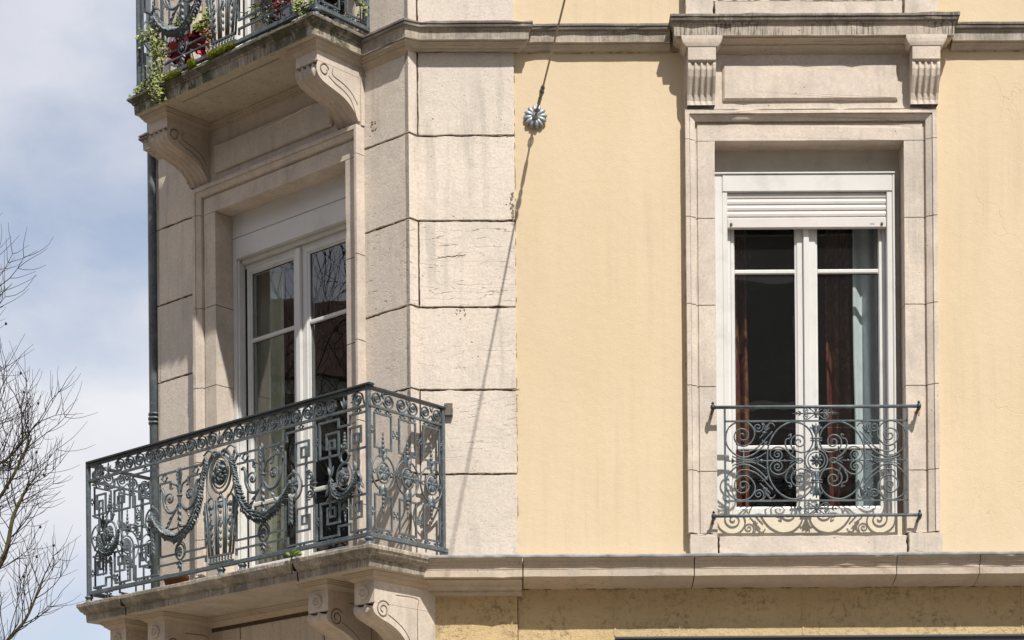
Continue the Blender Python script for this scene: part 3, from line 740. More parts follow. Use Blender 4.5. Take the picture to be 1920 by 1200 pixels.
def doorB(dz):
    mb = MB(); d1 = -.115
    box(mb, FB, .519, .575, -.26, d1, 4.14 + dz, 6.49 + dz, .003); box(mb, FB, 1.716, 1.7495, -.26, d1, 4.14 + dz, 6.49 + dz, .003)
    box(mb, FB, .519, 1.7495, -.26, d1, 6.4935 + dz, 6.70 + dz, .002); box(mb, FB, .5755, 1.7155, -.26, d1 + .002, 6.352 + dz, 6.4895 + dz, .003)
    W = mb.build('balcony_door', M_PVC, BLD)
    mb = MB()
    box(mb, FB, 1.700, 1.7155, -.26, -.128, 4.14 + dz, 6.35 + dz, .003); box(mb, FB, .5755, .594, -.26, -.128, 4.14 + dz, 6.35 + dz, .003)
    box(mb, FB, .5945, 1.6995, -.26, -.150, 6.325 + dz, 6.352 + dz, .003)
    box(mb, FB, .5945, 1.6995, -.26, -.180, 6.300 + dz, 6.3245 + dz, .003)
    mb.build('fixed_frame', M_PVC, W)
    mb = MB(); box(mb, FB, 1.693, 1.6995, -.25, -.18, 4.2 + dz, 6.32 + dz); mb.build('dark_groove', M_RUB, W)
    sash(W, FB, 1.1715, 1.690, 4.17, 6.315, (4.74, 5.82), -.185, .070, .040, .055, .17, M_GLASSB, dz)
    sash(W, FB, .600, 1.1705, 4.17, 6.315, (4.74, 5.82), -.182, .060, .085, .055, .17, M_GLASSB, dz)
    mb = MB(); box(mb, FB, 1.145, 1.190, -.18, -.160, 4.18 + dz, 6.31 + dz, .005); mb.build('meeting_stile', M_PVC, W)
    mb = MB(); box(mb, FB, .517, 1.751, -.3, .03, 4.115 + dz, 4.15 + dz); mb.build('door_sill', M_STONE2, W)
    mb = MB(); P = [FB(a, d, z + dz) for d in (-.27, -3.2) for z in (4.1, 6.9) for a in (.3, 2.1)]
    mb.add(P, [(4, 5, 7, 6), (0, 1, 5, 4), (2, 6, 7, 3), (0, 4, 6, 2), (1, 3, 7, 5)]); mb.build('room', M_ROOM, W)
    return W
WB = doorB(0); doorB(STOREY)
# ---- curtains (hang inside the rooms: things of their own)
def curtain(name, F, a0, a1, d, z0, z1, amp, wl, mt, label):
    mb = MB(); n = 60; P = []; rows = 8
    for j in range(rows + 1):
        for i in range(n + 1):
            t = i / n; a = a0 + (a1 - a0) * t + .01 * sin(j * .9 + i * .3) * (1 - j / rows)
            P.append(F(a, d + amp * sin(2 * pi * (a1 - a0) * t / wl + .25 * j) + .3 * amp * sin(17 * t), z0 + (z1 - z0) * j / rows))
    mb.add(P, [(j * (n + 1) + i, j * (n + 1) + i + 1, (j + 1) * (n + 1) + i + 1, (j + 1) * (n + 1) + i) for j in range(rows) for i in range(n)], True)
    o = mb.build(name, mt); tag(o, label, 'curtain'); return o
def brocade(name):
    m_, t, b = mat(name); g = G(t)
    c = g.mix(g.ramp(g.noise(9, 5, .6, g.map((1, 1, .6)), 2.5), .50, .56), (.13, .02, .014), (.21, .09, .024))
    t.links.new(c, b.inputs['Base Color']); b.inputs['Roughness'].default_value = .6; return m_
M_BROC = brocade('red_gold_brocade'); M_RED = plain('red_cloth', (.20, .025, .02), .8, .2, .2, 12); M_NET = plain('pale_blue_net', (.66, .72, .76), .8, .2, .12, 10); M_CREAM = plain('cream_reflection', (.52, .53, .42), .8, .2, .1, 5)
curtain('curtain', FA, 1.47, 1.61, -.42, 4.25, 6.6, .025, .06, M_BROC, 'narrow dark red and gold curtain behind the left pane of the front window')
curtain('curtain', FA, 2.11, 2.26, -.50, 4.25, 6.6, .025, .07, M_BROC, 'red and gold patterned curtain strip behind the right pane of the front window')
curtain('curtain', FA, 2.25, 2.50, -.30, 4.25, 6.6, .015, .09, M_NET, 'pale blue net curtain at the right edge of the front window')
curtain('curtain', FB, 1.46, 1.86, -.33, 4.15, 6.6, .03, .13, M_CREAM, 'cream green curtain behind the left leaf of the balcony door')  # added sheet: the reveal's reflection and pale room wall given as cream colour
mbx = MB(); tube(mbx, FA, [(2.255, -.3, 6.5), (2.262, -.3, 6.0), (2.26, -.3, 5.72), (2.28, -.3, 5.5), (2.268, -.3, 5.42), (2.25, -.3, 5.38)], .0025, 4)
tag(mbx.build('pull_cord', plain('white_cord', (.8, .78, .7), .6)), 'thin white cord hanging behind the right pane of the front window', 'cord')

# ---- lower ledge on the front
prL = [(-.05, 4.125), (.218, 4.105), (.226, 4.100), (.226, 4.089), (.214, 4.086), (.207, 4.074), (.205, 4.060), (.199, 4.057), (.198, 4.044), (.193, 4.039), (.192, 4.030), (.190, 4.026), (.190, 3.987), (.178, 3.985), (.12, 3.962), (.03, 3.945), (-.03, 3.945)]
prLw = prL[:13] + [(.150, 3.985), (.150, 3.975), (.120, 3.968), (.105, 3.955), (.10, 3.945), (.06, 3.930), (.06, 3.918), (.03, 3.905), (-.03, 3.9)]
mb = MB()
SLx = .185
xl = [-.46, .1835, .191, 1.203, 1.209, 2.409, 2.414, 2.904, 2.909, 4.2, 4.204, XR]
for i in range(0, len(xl), 2):
    mb._v = random.uniform(.35, .65); mb._c = .5 if i in (2,) else .15
    pr = prLw if i == 0 else prL
    P = [FA(a, p, z) for p, z in pr for a in (xl[i], xl[i + 1])]; n = len(pr)
    mb.add(P, [(2 * k, 2 * k + 1, 2 * k + 3, 2 * k + 2) for k in range(n - 1)] + [tuple(range(0, 2 * n, 2)), tuple(range(1, 2 * n, 2))])
rough(mb.build('stone_ledge', M_LEDGE, BLD), .0014, .06, .007)
mb = MB()
for a0, a1 in ((-.43, 1.18), (1.172, 2.50), (2.492, XR)):
    k = .0 if a0 > 0 else .0015
    e = .001 * (1 if 1 < a0 < 2 else 0)
    P = [FA(a, d, z) for d, z in ((.02, 4.130 + e), (.222, 4.111 + e), (.230, 4.107 + e), (.232, 4.102 + e), (.232, 4.094), (.229, 4.089), (.227, 4.090)) for a in (a0, a1)]
    mb.add(P, [(2 * q, 2 * q + 1, 2 * q + 3, 2 * q + 2) for q in range(6)])
rough(mb.build('zinc_flashing', M_ZINC, BLD), .0022, .08, .002)

# ---- balcony slabs
def slab(s0, s1, dmax, ztop, prof, mt, name, inner=0.0, seg=None):
    """prof: (inset from lip, z) list from top to bottom; sides return to the wall along vC"""
    mb = MB(); P = []; n = 40
    for k, (o, z) in enumerate(prof):
        row = []
        def J(s, d, z, q):
            a = .0035 if 1 <= k <= len(prof) - 3 else 0
            w = a * noise.noise(Vector((s * 9, d * 9, q * 3.))) + a * .6 * noise.noise(Vector((s * 40, d * 40, z * 30)))
            return w
        for i in range(12): t = i / 12; row.append((s1 - o, -back + (dmax - o + back) * t))
        for i in range(n): t = i / n; row.append((s1 - o + (s0 - s1 + 2 * o) * t, dmax - o))
        for i in range(13): t = i / 12; row.append((s0 + o, dmax - o - (dmax - o + back) * t))
        for s, d in row:
            w = J(s, d, z, k); P.append(FB(s, d + w, z + w * .8))
    m_ = 12 + n + 13
    fs = [(j * m_ + i, j * m_ + i + 1, (j + 1) * m_ + i + 1, (j + 1) * m_ + i) for j in range(len(prof) - 1) for i in range(m_ - 1)]
    fs += [tuple(range(m_)), tuple((len(prof) - 1) * m_ + i for i in range(m_))[::-1]]
    mb.add(P, fs); return mb.build(name, mt, BLD)
back = .25
prS = [(.03, 4.113), (.004, 4.110), (.0, 4.104), (.0, 4.086), (.006, 4.080), (.012, 4.066), (.022, 4.052), (.034, 4.044), (.034, 4.038), (.044, 4.037), (.046, 3.990), (.052, 3.984), (.11, 3.983)]
SL = slab(-.182, 2.60, .535, 4.113, prS, M_SLABL, 'balcony_slab')
tag(SL, 'weathered stone slab of the lower balcony')
for s_ in (.475, 2.13):
    mb = MB(); sd = s_ * 10
    ribbon(mb, FB, [(s_ + .006 * noise.noise(Vector((sd, i * .9, 0))), 3.984 + i * .011) for i in range(6)], .006, .45, .4925)
    ribbon(mb, FB, [(s_ + .006 * noise.noise(Vector((sd, (i + 6) * .9, 0))), 4.040 + i * .012) for i in range(7)], .005, .45, .532)
    mb.build('crack', M_DARK, SL)
# moulded capitals that wrap each console, and a bed moulding against the wall, below the slab
def capital(mb, s0, s1, d, z0, z1, out=.055, F=FB, dback=-.3):
    st = [(0, z0), (.006, z0 + .004), (.02, z0 + (z1 - z0) * .3), (out * .6, z0 + (z1 - z0) * .42), (out * .62, z0 + (z1 - z0) * .58), (out * .8, z0 + (z1 - z0) * .62), (out * .85, z0 + (z1 - z0) * .8), (out, z0 + (z1 - z0) * .84), (out, z1)]
    P = []
    for p, z in st: P += [F(s0 - p, dback, z), F(s0 - p, d + p, z), F(s1 + p, d + p, z), F(s1 + p, dback, z)]
    n = len(st); mb.add(P, [(k * 4 + i, k * 4 + i + 1, k * 4 + 5 + i, k * 4 + 4 + i) for k in range(n - 1) for i in range(3)] + [(0, 1, 2, 3)])
mb = MB(); mb._v = .45
LC = [(-.065, .10), (.33, .50), (1.87, 2.04), (2.27, 2.435)]
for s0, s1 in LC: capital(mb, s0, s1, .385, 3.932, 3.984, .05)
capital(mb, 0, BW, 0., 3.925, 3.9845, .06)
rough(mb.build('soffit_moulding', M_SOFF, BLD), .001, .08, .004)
# upper slab
prS2 = [(.05, 7.345), (.022, 7.342), (.020, 7.330), (.006, 7.328), (.0, 7.322), (.0, 7.310), (.008, 7.306), (.010, 7.299), (.020, 7.292), (.026, 7.284), (.026, 7.280), (.034, 7.279), (.036, 7.221), (.044, 7.216), (.075, 7.215), (.076, 7.226), (.12, 7.226)]
back = .05
prS2 = [(.05, 7.345), (.022, 7.342), (.020, 7.330), (.006, 7.328), (.0, 7.322), (.0, 7.310), (.008, 7.306), (.010, 7.299), (.020, 7.292), (.026, 7.284), (.026, 7.280), (.034, 7.279), (.036, 7.221), (.044, 7.2155), (.12, 7.2145)]
SU = slab(.295, 2.072, .495, 7.345, prS2, M_SLABU, 'balcony_slab'); tag(SU, 'mossy stained stone slab of the upper balcony')
mb = MB(); mb._v = .45
UC = [(.385, .572), (1.80, 1.985)]
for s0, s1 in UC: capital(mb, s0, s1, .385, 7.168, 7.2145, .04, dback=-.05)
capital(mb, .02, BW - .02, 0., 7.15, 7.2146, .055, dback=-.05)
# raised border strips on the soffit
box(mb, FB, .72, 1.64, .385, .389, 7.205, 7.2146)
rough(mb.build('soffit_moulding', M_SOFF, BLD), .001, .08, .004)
# a step (kerb stones) on the upper balcony against the rail
mb = MB(); box(mb, FB, .45, 1.93, .05, .33, 7.345, 7.43, .02); mb.build('threshold_step', M_STONE2, BLD)

# ---- consoles
def console(s0, s1, prof, flutes, dback, name='scroll_console', rose=None, F=FB, vol=None, front=None, amp=.012):
    mb = MB(); mb._v = .52; nx = 8 * flutes; P = []; m_ = nx + 1
    prof2 = bez(prof, 3)
    for j, (d, z) in enumerate(prof2):
        t0 = prof2[max(j - 1, 0)]; t1 = prof2[min(j + 1, len(prof2) - 1)]; tx, tz = t1[0] - t0[0], t1[1] - t0[1]; l = sqrt(tx * tx + tz * tz) or 1
        nx_, nz_ = -tz / l, tx / l      # outward (down/out)
        for i in range(m_):
            t = i / nx; ph = (t * flutes) % 1
            fl = -amp * (sin(pi * ph)) ** .7 if 0 < t < 1 else 0
            P.append(F(s0 + (s1 - s0) * t, d + nx_ * fl, z + nz_ * fl))
    fs = [(j * m_ + i, j * m_ + i + 1, (j + 1) * m_ + i + 1, (j + 1) * m_ + i) for j in range(len(prof2) - 1) for i in range(nx)]
    mb.add(P, fs, True)
    ztop = front[0]; df = front[2]
    for s in (s0, s1):
        S = [F(s, d, z) for d, z in prof2] + [F(s, dback, prof2[-1][1]), F(s, dback, prof2[0][1])]
        mb.add(S, [tuple(range(len(S)))])
    box(mb, F, s0 - .001, s1 + .001, dback, df, front[1], ztop)
    # incised volute line and panel line on both cheeks as thin raised cords, dark to paint the groove shade
    body = mb.build(name, M_STONE2, BLD)
    mb = MB()
    for s, sg in ((s0, -1), (s1, 1)):
        c = vol; r = c[2]
        sp = [(c[0] + (r - (r - c[3]) * i / 22) * cos(c[4] - 2 * pi * c[5] * i / 22), c[1] + (r - (r - c[3]) * i / 22) * sin(c[4] - 2 * pi * c[5] * i / 22)) for i in range(23)]
        G_ = (lambda ss: (lambda a, d, z: F(ss, a, z)))(s + sg * .0012)
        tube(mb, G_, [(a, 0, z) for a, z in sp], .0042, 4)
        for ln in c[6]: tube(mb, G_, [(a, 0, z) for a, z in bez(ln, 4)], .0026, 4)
    mb.build('scroll_groove_shade', M_INC, body)
    if rose:
        mb = MB(); sc_ = (s0 + s1) / 2; zc = rose[0]; R = rose[1]; dd = df
        P = []
        pr = [(R, 0), (R, .014), (R * .9, .017), (R * .78, .016), (R * .74, .010), (R * .3, .010), (R * .2, .018), (0.002, .019)]
        for r, h in pr: P += [F(sc_ + r * cos(2 * pi * i / 20), dd + h, zc + r * sin(2 * pi * i / 20)) for i in range(20)]
        mb.add(P, [(j * 20 + i, j * 20 + (i + 1) % 20, (j + 1) * 20 + (i + 1) % 20, (j + 1) * 20 + i) for j in range(len(pr) - 1) for i in range(20)], True)
        for i in range(6): leaf(mb, F, sc_, dd + .010, zc, i * pi / 3, R * .7, R * .4, .006)
        mb.build('rosette', M_STONE2, body)
    return body
PU = [(.375, 7.106), (.385, 7.085), (.388, 7.06), (.372, 7.02), (.325, 6.992), (.25, 6.972), (.165, 6.948), (.105, 6.915), (.065, 6.875), (.045, 6.842)]
volU = (.325, 7.066, .038, .022, pi * .9, 1.0, [[(.29, 7.04), (.24, 7.012), (.17, 6.99), (.11, 6.955), (.075, 6.9), (.065, 6.87)], [(.252, 7.10), (.255, 7.055), (.17, 7.03), (.10, 6.995), (.05, 6.94)]])
for s0, s1 in UC: console(s0, s1, PU, 4, -.02, vol=volU, front=(7.168, 7.107, .383), amp=.021)
PLc = [(.38, 3.805), (.392, 3.785), (.392, 3.765), (.375, 3.738), (.32, 3.713), (.25, 3.690), (.18, 3.655), (.12, 3.60), (.085, 3.53), (.07, 3.45), (.065, 3.38)]
volL = (.312, 3.770, .056, .014, pi * .8, 1.6, [[(.27, 3.745), (.2, 3.712), (.13, 3.665), (.08, 3.6)], [(.208, 3.868), (.025, 3.868), (.025, 3.80), (.025, 3.6)]])
for s0, s1 in LC: console(s0, s1, PLc, 2, -.16 if s0 < 0 else -.05, rose=(3.868, .036), vol=volL, front=(3.932, 3.806, .383), amp=.022)

# ---- drainpipe on the far corner
mb = MB(); pc = FB(2.455, -.02, 0)
tube(mb, FW_, [(pc.x, pc.y, .2), (pc.x, pc.y, 7.05), (pc.x, pc.y, 7.32), (pc.x, pc.y, TOP)], .037, 14)
for z in (5.42, 8.5, 2.5):
    for dz_, r in ((0, .046), (.03, .044), (-.03, .044)): tube(mb, FW_, [(pc.x, pc.y, z + dz_ - .008), (pc.x, pc.y, z + dz_ + .008)], r, 14)
mb.build('drainpipe', M_PIPE, BLD)
# ---- shop fascia at the bottom right
mb = MB(); box(mb, FA, .738, XR, .004, .085, 3.30, 3.640, .006); box(mb, FA, .738, XR, .085, .10, 3.628, 3.642, .003)
for i in range(14): blob(mb, FA, 1.27 + i * .73, .1, 3.633, .006, .006, .006)
mb.build('metal_fascia', M_SIGN, BLD)
mb = MB()
for x in (.9, 3.2, 5.5): box(mb, FA, x, x + 1.9, -.02, .006, .6, 3.1)
mb.build('shop_window', M_GLASS, BLD)
mb = MB(); box(mb, FA, .93, 3.0, -.02, .003, .6, 3.1); mb.build('shop_panel', M_ROOM, BLD)

# ================================================================== wrought iron
def oval(mb, F, a, z, r=.014, d=0, rz=None):    # little cast ring link with two studs
    ring(mb, F, a, z, r, (rz or r * .95), .0045, d, 10, 5)
LINKM = [None]
def link_h(mb, F, a, z, d=0):
    mb = MB() if LINKM[0] else mb   # ring with side buds, used along the rails
    oval(mb, F, a, z, .011, d); 
    for s in (-1, 1): leaf(mb, F, a + s * .012, d + .002, z, 0 if s > 0 else pi, .018, .014, .005, 3)
    if LINKM[0]: mb.build('link_ring', M_IRON, LINKM[0])
def link_v(mb, F, a, z, d=0):
    mb = MB() if LINKM[0] else mb
    oval(mb, F, a, z, .012, d)
    for s in (-1, 1): blob(mb, F, a, d, z + s * .019, .006, .006, .007, 0, 6, 4)
    if LINKM[0]: mb.build('link_ring', M_IRON, LINKM[0])
def rosette(mb, F, a, z, ra, rz, d=0, petals=8):
    for i in range(petals):
        t = 2 * pi * i / petals; leaf(mb, F, a + ra * .12 * cos(t), d + .006, z + rz * .12 * sin(t), atan2(rz * sin(t), ra * cos(t)), (ra + rz) / 2 * .88, ra * .62, .0045, 4)
    blob(mb, F, a, d + .004, z, ra * .2, .007, rz * .2)
    # backing disc
    n = 16; P = [F(a + ra * .9 * cos(2 * pi * i / n), d + .001, z + rz * .9 * sin(2 * pi * i / n)) for i in range(n)]
    mb.add(P, [tuple(range(n))])
def swag(mb, F, pts, r0, r1, d=.01):
    c = bez(pts, 8); n = len(c); L_ = 0
    rad = [r0 + (r1 - r0) * sin(pi * i / (n - 1)) for i in range(n)]
    tube(mb, F, [(x, d, z) for x, z in c], [r * .55 for r in rad], 7)
    random.seed(int(abs(pts[0][0]) * 100))
    for i in range(1, n - 1):
        tx, tz = c[i + 1][0] - c[i - 1][0], c[i + 1][1] - c[i - 1][1]; an = atan2(tz, tx)
        if c[i][0] > 99: an += pi
        for s in (-1, -.45, .45, 1):
            leaf(mb, F, c[i][0] + random.uniform(-.002, .002), d + rad[i] * (.6 if abs(s) < 1 else .2), c[i][1], an + s * .95 + random.uniform(-.2, .2), rad[i] * random.uniform(1.5, 2.1), rad[i] * .85, rad[i] * .8, 3)
def spindle(mb, F, a, z, d, up, ln, w=.016):    # tapering husk of beads
    n = 5
    for i in range(n):
        t = i / n; blob(mb, F, a, d, z + up * ln * (t + .08), w * (1 - .72 * t) * .6, w * (1 - .7 * t) * .6, ln / n * .62, 0, 6, 4)
    leaf(mb, F, a, d, z - up * ln * .1, pi / 2 * up - .45, ln * .35, w, .006, 3); leaf(mb, F, a, d, z - up * ln * .1, pi / 2 * up + .45, ln * .35, w, .006, 3)
def post(mb, F, a, z0, z1, w=.024, d=0): box(mb, F, a - w / 2, a + w / 2, d - w / 2, d + w / 2, z0, z1, .003)
def bead_post(F, a, z, par, h=.05):
    mb = MB(); lathe(mb, F, a, 0, [(.03, z), (.032, z + .006), (.024, z + .012), (.02, z + .022), (.021, z + .03), (.028, z + .036), (.028, z + .043), (.020, z + h)], 14)
    return mb.build('post_foot', M_IRON, par)

def front_railing(sc, half, zb, H, dR, name, label, ends, feet, upper=False):
    """sc: s of the centre; panel coordinate x>0 towards the right seen from the street"""
    def F(x, d, z): return FB(sc - x, dR + d, z + zb)
    m0 = MB()
    # rails
    box(m0, F, -half - .012, half + .012, -.022, .024, H - .012, H, .002); box(m0, F, -half, half, -.010, .012, H - .032, H - .012)
    root = m0.build(name, M_IRON2, BLD); tag(root, label)  # handrail shade seen from below is put into this darker iron
    m0 = MB(); box(m0, F, -half, half, -.009, .009, .748, .762); m0.build('rail', M_IRON, root)
    m0 = MB(); box(m0, F, -half, half, -.012, .012, -.004, .020, .002); m0.build('rail', M_IRON, root)
    for e in ends:
        m1 = MB(); post(m1, F, e, -.035, H - .001, .026); m1.build('post', M_IRON, root)
    for x in feet: bead_post(F, x, -.057, root)
    # running scroll frieze
    fz = MB(); zc = .803
    def curl(x, s):
        sp = spiral(x, zc, .043, .005, (pi * .5 if s > 0 else pi * .5), 1.9, 30, .85, -s)
        ribbon(fz, F, sp, .0085, -.007, .007)
        # link down and across to the neighbour
        lk = bez([(x + s * .000, zc + .040), (x - s * .034, zc + .028), (x - s * .047, zc - .004), (x - s * .058, zc - .036), (x - s * .075, zc - .039)], 4)
        ribbon(fz, F, lk, .008, -.005, .005)
        leaf(fz, F, x + s * .026, .004, zc + .012, pi / 2 - s * .9, .03, .014, .006, 3); leaf(fz, F, x + s * .03, .004, zc - .008, pi / 2 - s * 1.6, .026, .012, .006, 3)
        blob(fz, F, x, .0, zc, .010, .008, .010, 0, 6, 4)
    step = .1035; pal = [0.] if upper else [0., 1.121, -1.121]
    for sg in (-1, 1):
        x = .075; i = 0
        while x < half - .02:
            if not upper and abs(x - 1.121) < .055: x += .058; continue
            flip = (x > 1.13 and not upper)
            curl(sg * x, sg * (1 if not flip else -1)); x += step; i += 1
    for p in pal:
        for a in (-.5, 0, .5): leaf(fz, F, p, .006, .768, pi / 2 + a, .075 - abs(a) * .03, .02, .008)
        leaf(fz, F, p, .006, .84, -pi / 2, .03, .016, .006)
    fz.build('scroll_frieze', M_IRON, root)
    # fretwork (flat bars, mirrored)
    fr = MB(); W_ = .011
    segs = [
        [(.125, .625), (.168, .668), (.616, .668), (.616, .716), (.870, .716), (.870, .508), (.694, .508), (.694, .641), (.808, .641), (.808, .549), (.742, .549), (.742, .606), (.783, .606), (.783, .150), (.744, .150), (.744, .199), (.808, .199), (.808, .112), (.697, .112), (.697, .246), (.870, .246), (.870, .037), (.617, .037), (.617, .087), (.146, .087), (.146, .05)],
        [(.160, .610), (.309, .610), (.309, .565)], [(.488, .56), (.488, .609), (.598, .609), (.598, .142), (.45, .142)], [(.348, .142), (.146, .142), (.15, .40)],
        [(1.30, .721), (1.164, .721), (1.164, .670), (1.066, .670), (1.066, .719), (.904, .719), (.904, .511), (1.066, .511), (1.066, .645), (.964, .645), (.964, .557), (1.029, .557), (1.029, .602), (.990, .602), (.990, .157), (1.030, .157), (1.030, .208), (.966, .208), (.966, .116), (1.069, .116), (1.069, .244), (.908, .244), (.908, .040), (1.061, .040), (1.061, .090), (1.164, .090), (1.164, .040), (1.298, .040)],
        [(1.30, .516), (1.160, .516), (1.160, .645), (1.253, .645), (1.253, .555), (1.192, .555), (1.192, .604), (1.230, .604), (1.230, .154), (1.195, .154), (1.195, .207), (1.254, .207), (1.254, .119), (1.161, .119), (1.161, .245), (1.30, .245)]]
    if upper: segs = [segs[0][:4] + [(.80, .716), (.80, .3), (.80, .037)] + segs[0][-5:]] + segs[1:4]
    for sg in (-1, 1):
        for q in segs: fb = MB(); ribbon(fb, F, [(sg * x, z) for x, z in q], W_, -.006, .006); fb.build('fret_bar', M_IRON, root)
        LINKM[0] = root
        lk = [(.68, .733), (.72, .018)] if upper else [(.743, .732), (.985, .734), (1.235, .736), (.743, .026), (.985, .029), (1.235, .028)]
        for x, z in lk: link_h(fr, F, sg * x, z)
        if not upper:
            for z in (.61, .14): link_v(fr, F, sg * .887, z)
        for x, z in ((.235, .640), (.545, .640)):
            fr = MB(); ring(fr, F, sg * x, z, .020, .020, .006, 0, 12, 5)
            for a in range(4): leaf(fr, F, sg * x + .018 * cos(a * pi / 2), .002, z + .018 * sin(a * pi / 2), a * pi / 2, .020, .018, .005, 3)
            fr.build('diamond_link', M_IRON, root)
    LINKM[0] = None
    # central oval medallion with mask-like leaf boss
    md = MB()
    ring(md, F, 0, .578, .098, .118, .0075, 0, 28, 6); ring(md, F, 0, .585, .078, .096, .006, .004, 26, 6); ring(md, F, 0, .56, .135, .155, .006, -.002, 28, 5)
    random.seed(3)
    for i in range(46):
        a = random.uniform(0, 2 * pi); r = sqrt(random.random()) * .92
        leaf(md, F, r * .055 * cos(a), .006 + .016 * (1 - r), .585 + r * .070 * sin(a), random.uniform(0, 6.3), .034, .020, .012, 3)
    for i in range(16): a = random.uniform(0, 6.3); r = random.random(); blob(md, F, r * .05 * cos(a), .014, .585 + r * .062 * sin(a), .012, .014, .012, 0, 6, 4)
    n = 20; md.add([F(.064 * cos(2 * pi * i / n), 0, .585 + .080 * sin(2 * pi * i / n)) for i in range(n)], [tuple(range(n))])
    for sg in (-1, 1):   # ribbon bow over the medallion
        tube2(md, F, bez([(0, .700), (sg * .05, .722), (sg * .09, .690), (sg * .12, .655), (sg * .14, .700), (sg * .165, .672), (sg * .19, .655)], 5), [.008] * 31, .004)
        tube2(md, F, bez([(0, .700), (sg * .04, .690), (sg * .075, .725), (sg * .11, .735), (sg * .15, .712)], 5), [.006] * 21, .008)
    blob(md, F, 0, .008, .703, .022, .012, .014)
    link_v(md, F, 0, .448)
    md.build('medallion', M_IRONC, root)
    # tapering basket below
    bk = MB()
    for x0, x1, w in ((-.125, -.082, 1), (-.034, -.026, 1), (.034, .026, 1), (.125, .082, 1), (-.148, -.112, .8), (.148, .112, .8), (-.06, -.045, .8), (.06, .045, .8)):
        tube2(bk, F, [(x0, .42), (x0 + (x1 - x0) * .5, .25), (x1, .072)], .0095 * w, 0)
    for c_, w in ((0, .030), (-.092, .031), (.092, .031)): ring(bk, F, c_, .405, w, .035, .0075, 0, 14, 5)
    for c_, e in ((0, 0), (-.094, .022), (.094, -.022)):
        for i in range(7): blob(bk, F, c_ + e * i / 7, .003, .385 - i * .042, .009 - i * .0005, .009, .017, 0, 6, 4)
        for s in (-1, 1):
            leaf(bk, F, c_ + e * .3, .004, .30, -pi / 2 + s * .5, .05, .018, .006, 3); leaf(bk, F, c_, .004, .40, -pi / 2 + s * .6, .04, .018, .006, 3)
    for s in (-1, 1):
        for i in range(5): blob(bk, F, s * (.160 - i * .006), .0, .36 - i * .045, .009, .009, .02, 0, 6, 4)
    ribbon(bk, F, [(-.112, .072), (.112, .072)], .012, -.008, .01); ribbon(bk, F, [(-.115, .030), (.115, .030)], .010, -.008, .010)
    for i in range(8): x = -.098 + i * .028; leaf(bk, F, x, .004, .034, pi / 2, .036, .024, .006, 3); blob(bk, F, x, .004, .026, .007, .008, .006, 0, 6, 4)
    bk.build('basket', M_IRONC, root)
    # swags, side rosettes with pendants, candelabra
    for sg in (-1, 1):
        sw = MB(); swag(sw, F, [(sg * x, z) for x, z in ((.110, .675), (.150, .58), (.185, .44), (.255, .32), (.385, .245), (.500, .265), (.585, .32), (.655, .40))], .013, .026)
        sw.build('garland', M_IRONC, root)
        ro = MB(); a = sg * .672
        ring(ro, F, a, .388, .072, .082, .0065, 0, 24, 6); rosette(ro, F, a, .392, .052, .056, .004); blob(ro, F, a, .0, .477, .013, .01, .013)
        for i in range(6):
            z = .335 - i * .026
            for s in (-1, 1): leaf(ro, F, a - sg * .018, .012, z, -pi / 2 + s * .42, .05, .026, .008, 3)
        ro.build('leaf_rosette', M_IRONC, root)
        cd = MB(); a = sg * .397
        tube2(cd, F, [(a, .28), (a, .36), (a, .45), (a, .50), (a, .56), (a, .60), (a, .66), (a, .685)], [.005, .011, .009, .014, .010, .012, .007, .004], 0, 7)
        blob(cd, F, a, 0, .508, .022, .018, .011)
        for z, l_, w in ((.575, .05, .02), (.60, .06, .024), (.625, .05, .02), (.645, .045, .016)):
            for s in (-1, 1): leaf(cd, F, a, .004, z, pi / 2 + s * .55, l_, w, .008, 4)
        leaf(cd, F, a, .006, .64, pi / 2, .06, .02, .008)
        for z in (.43, .39, .35, .31):
            for s in (-1, 1): leaf(cd, F, a, .004, z, -pi / 2 + s * .4, .045, .018, .008, 3)
        for s in (-1, 1):
            # big C scroll with curled leaf
            sp = bez([(a + s * .010, .46), (a + s * .055, .415), (a + s * .115, .420), (a + s * .155, .480), (a + s * .160, .54), (a + s * .178, .578), (a + s * .194, .570)], 5)
            tube2(cd, F, sp, [.006 + .006 * sin(pi * i / (len(sp) - 1)) for i in range(len(sp))], .0)
            s2 = spiral(a + s * .098, .497, .052, .012, -pi * .15 if s > 0 else pi * 1.15, 1.15, 18, .8, s)
            tube2(cd, F, s2, .0065, 0); rosette(cd, F, a + s * .095, .495, .020, .020, .006, 6)
            blob(cd, F, a + s * .194, 0, .572, .010, .008, .010)
            tube2(cd, F, bez([(a + s * .012, .53), (a + s * .03, .575), (a + s * .065, .59), (a + s * .085, .605)], 4), .007, 0)
            blob(cd, F, a + s * .075, 0, .565, .009, .008, .009)
            tube2(cd, F, bez([(a + s * .03, .43), (a + s * .075, .385), (a + s * .10, .345), (a + s * .135, .30)], 4), [.009 - .0006 * i for i in range(13)], .0)
            for i in range(3): leaf(cd, F, a + s * (.07 + i * .022), .004, .39 - i * .028, -pi / 2 + s * .9, .04, .018, .008, 3)
        cd.build('candelabra', M_IRONC, root)
        pd = MB(); 
        ring(pd, F, a, .150, .040, .050, .006, 0, 20, 6); ring(pd, F, a, .158, .052, .056, .004, -.002, 20, 5); rosette(pd, F, a, .150, .028, .036, .004)
        tube2(pd, F, [(a, .20), (a, .235)], .007, 0); blob(pd, F, a, 0, .222, .012, .012, .008)
        for s in (-1, 1): leaf(pd, F, a, .004, .095, -pi / 2 + s * .9, .04, .022, .008, 3); leaf(pd, F, a, .004, .08, -pi / 2 + s * .5, .04, .018, .008, 3)
        blob(pd, F, a, 0, .04, .010, .009, .024); blob(pd, F, a, 0, .016, .006, .006, .01)
        pd.build('pendant', M_IRONC, root)
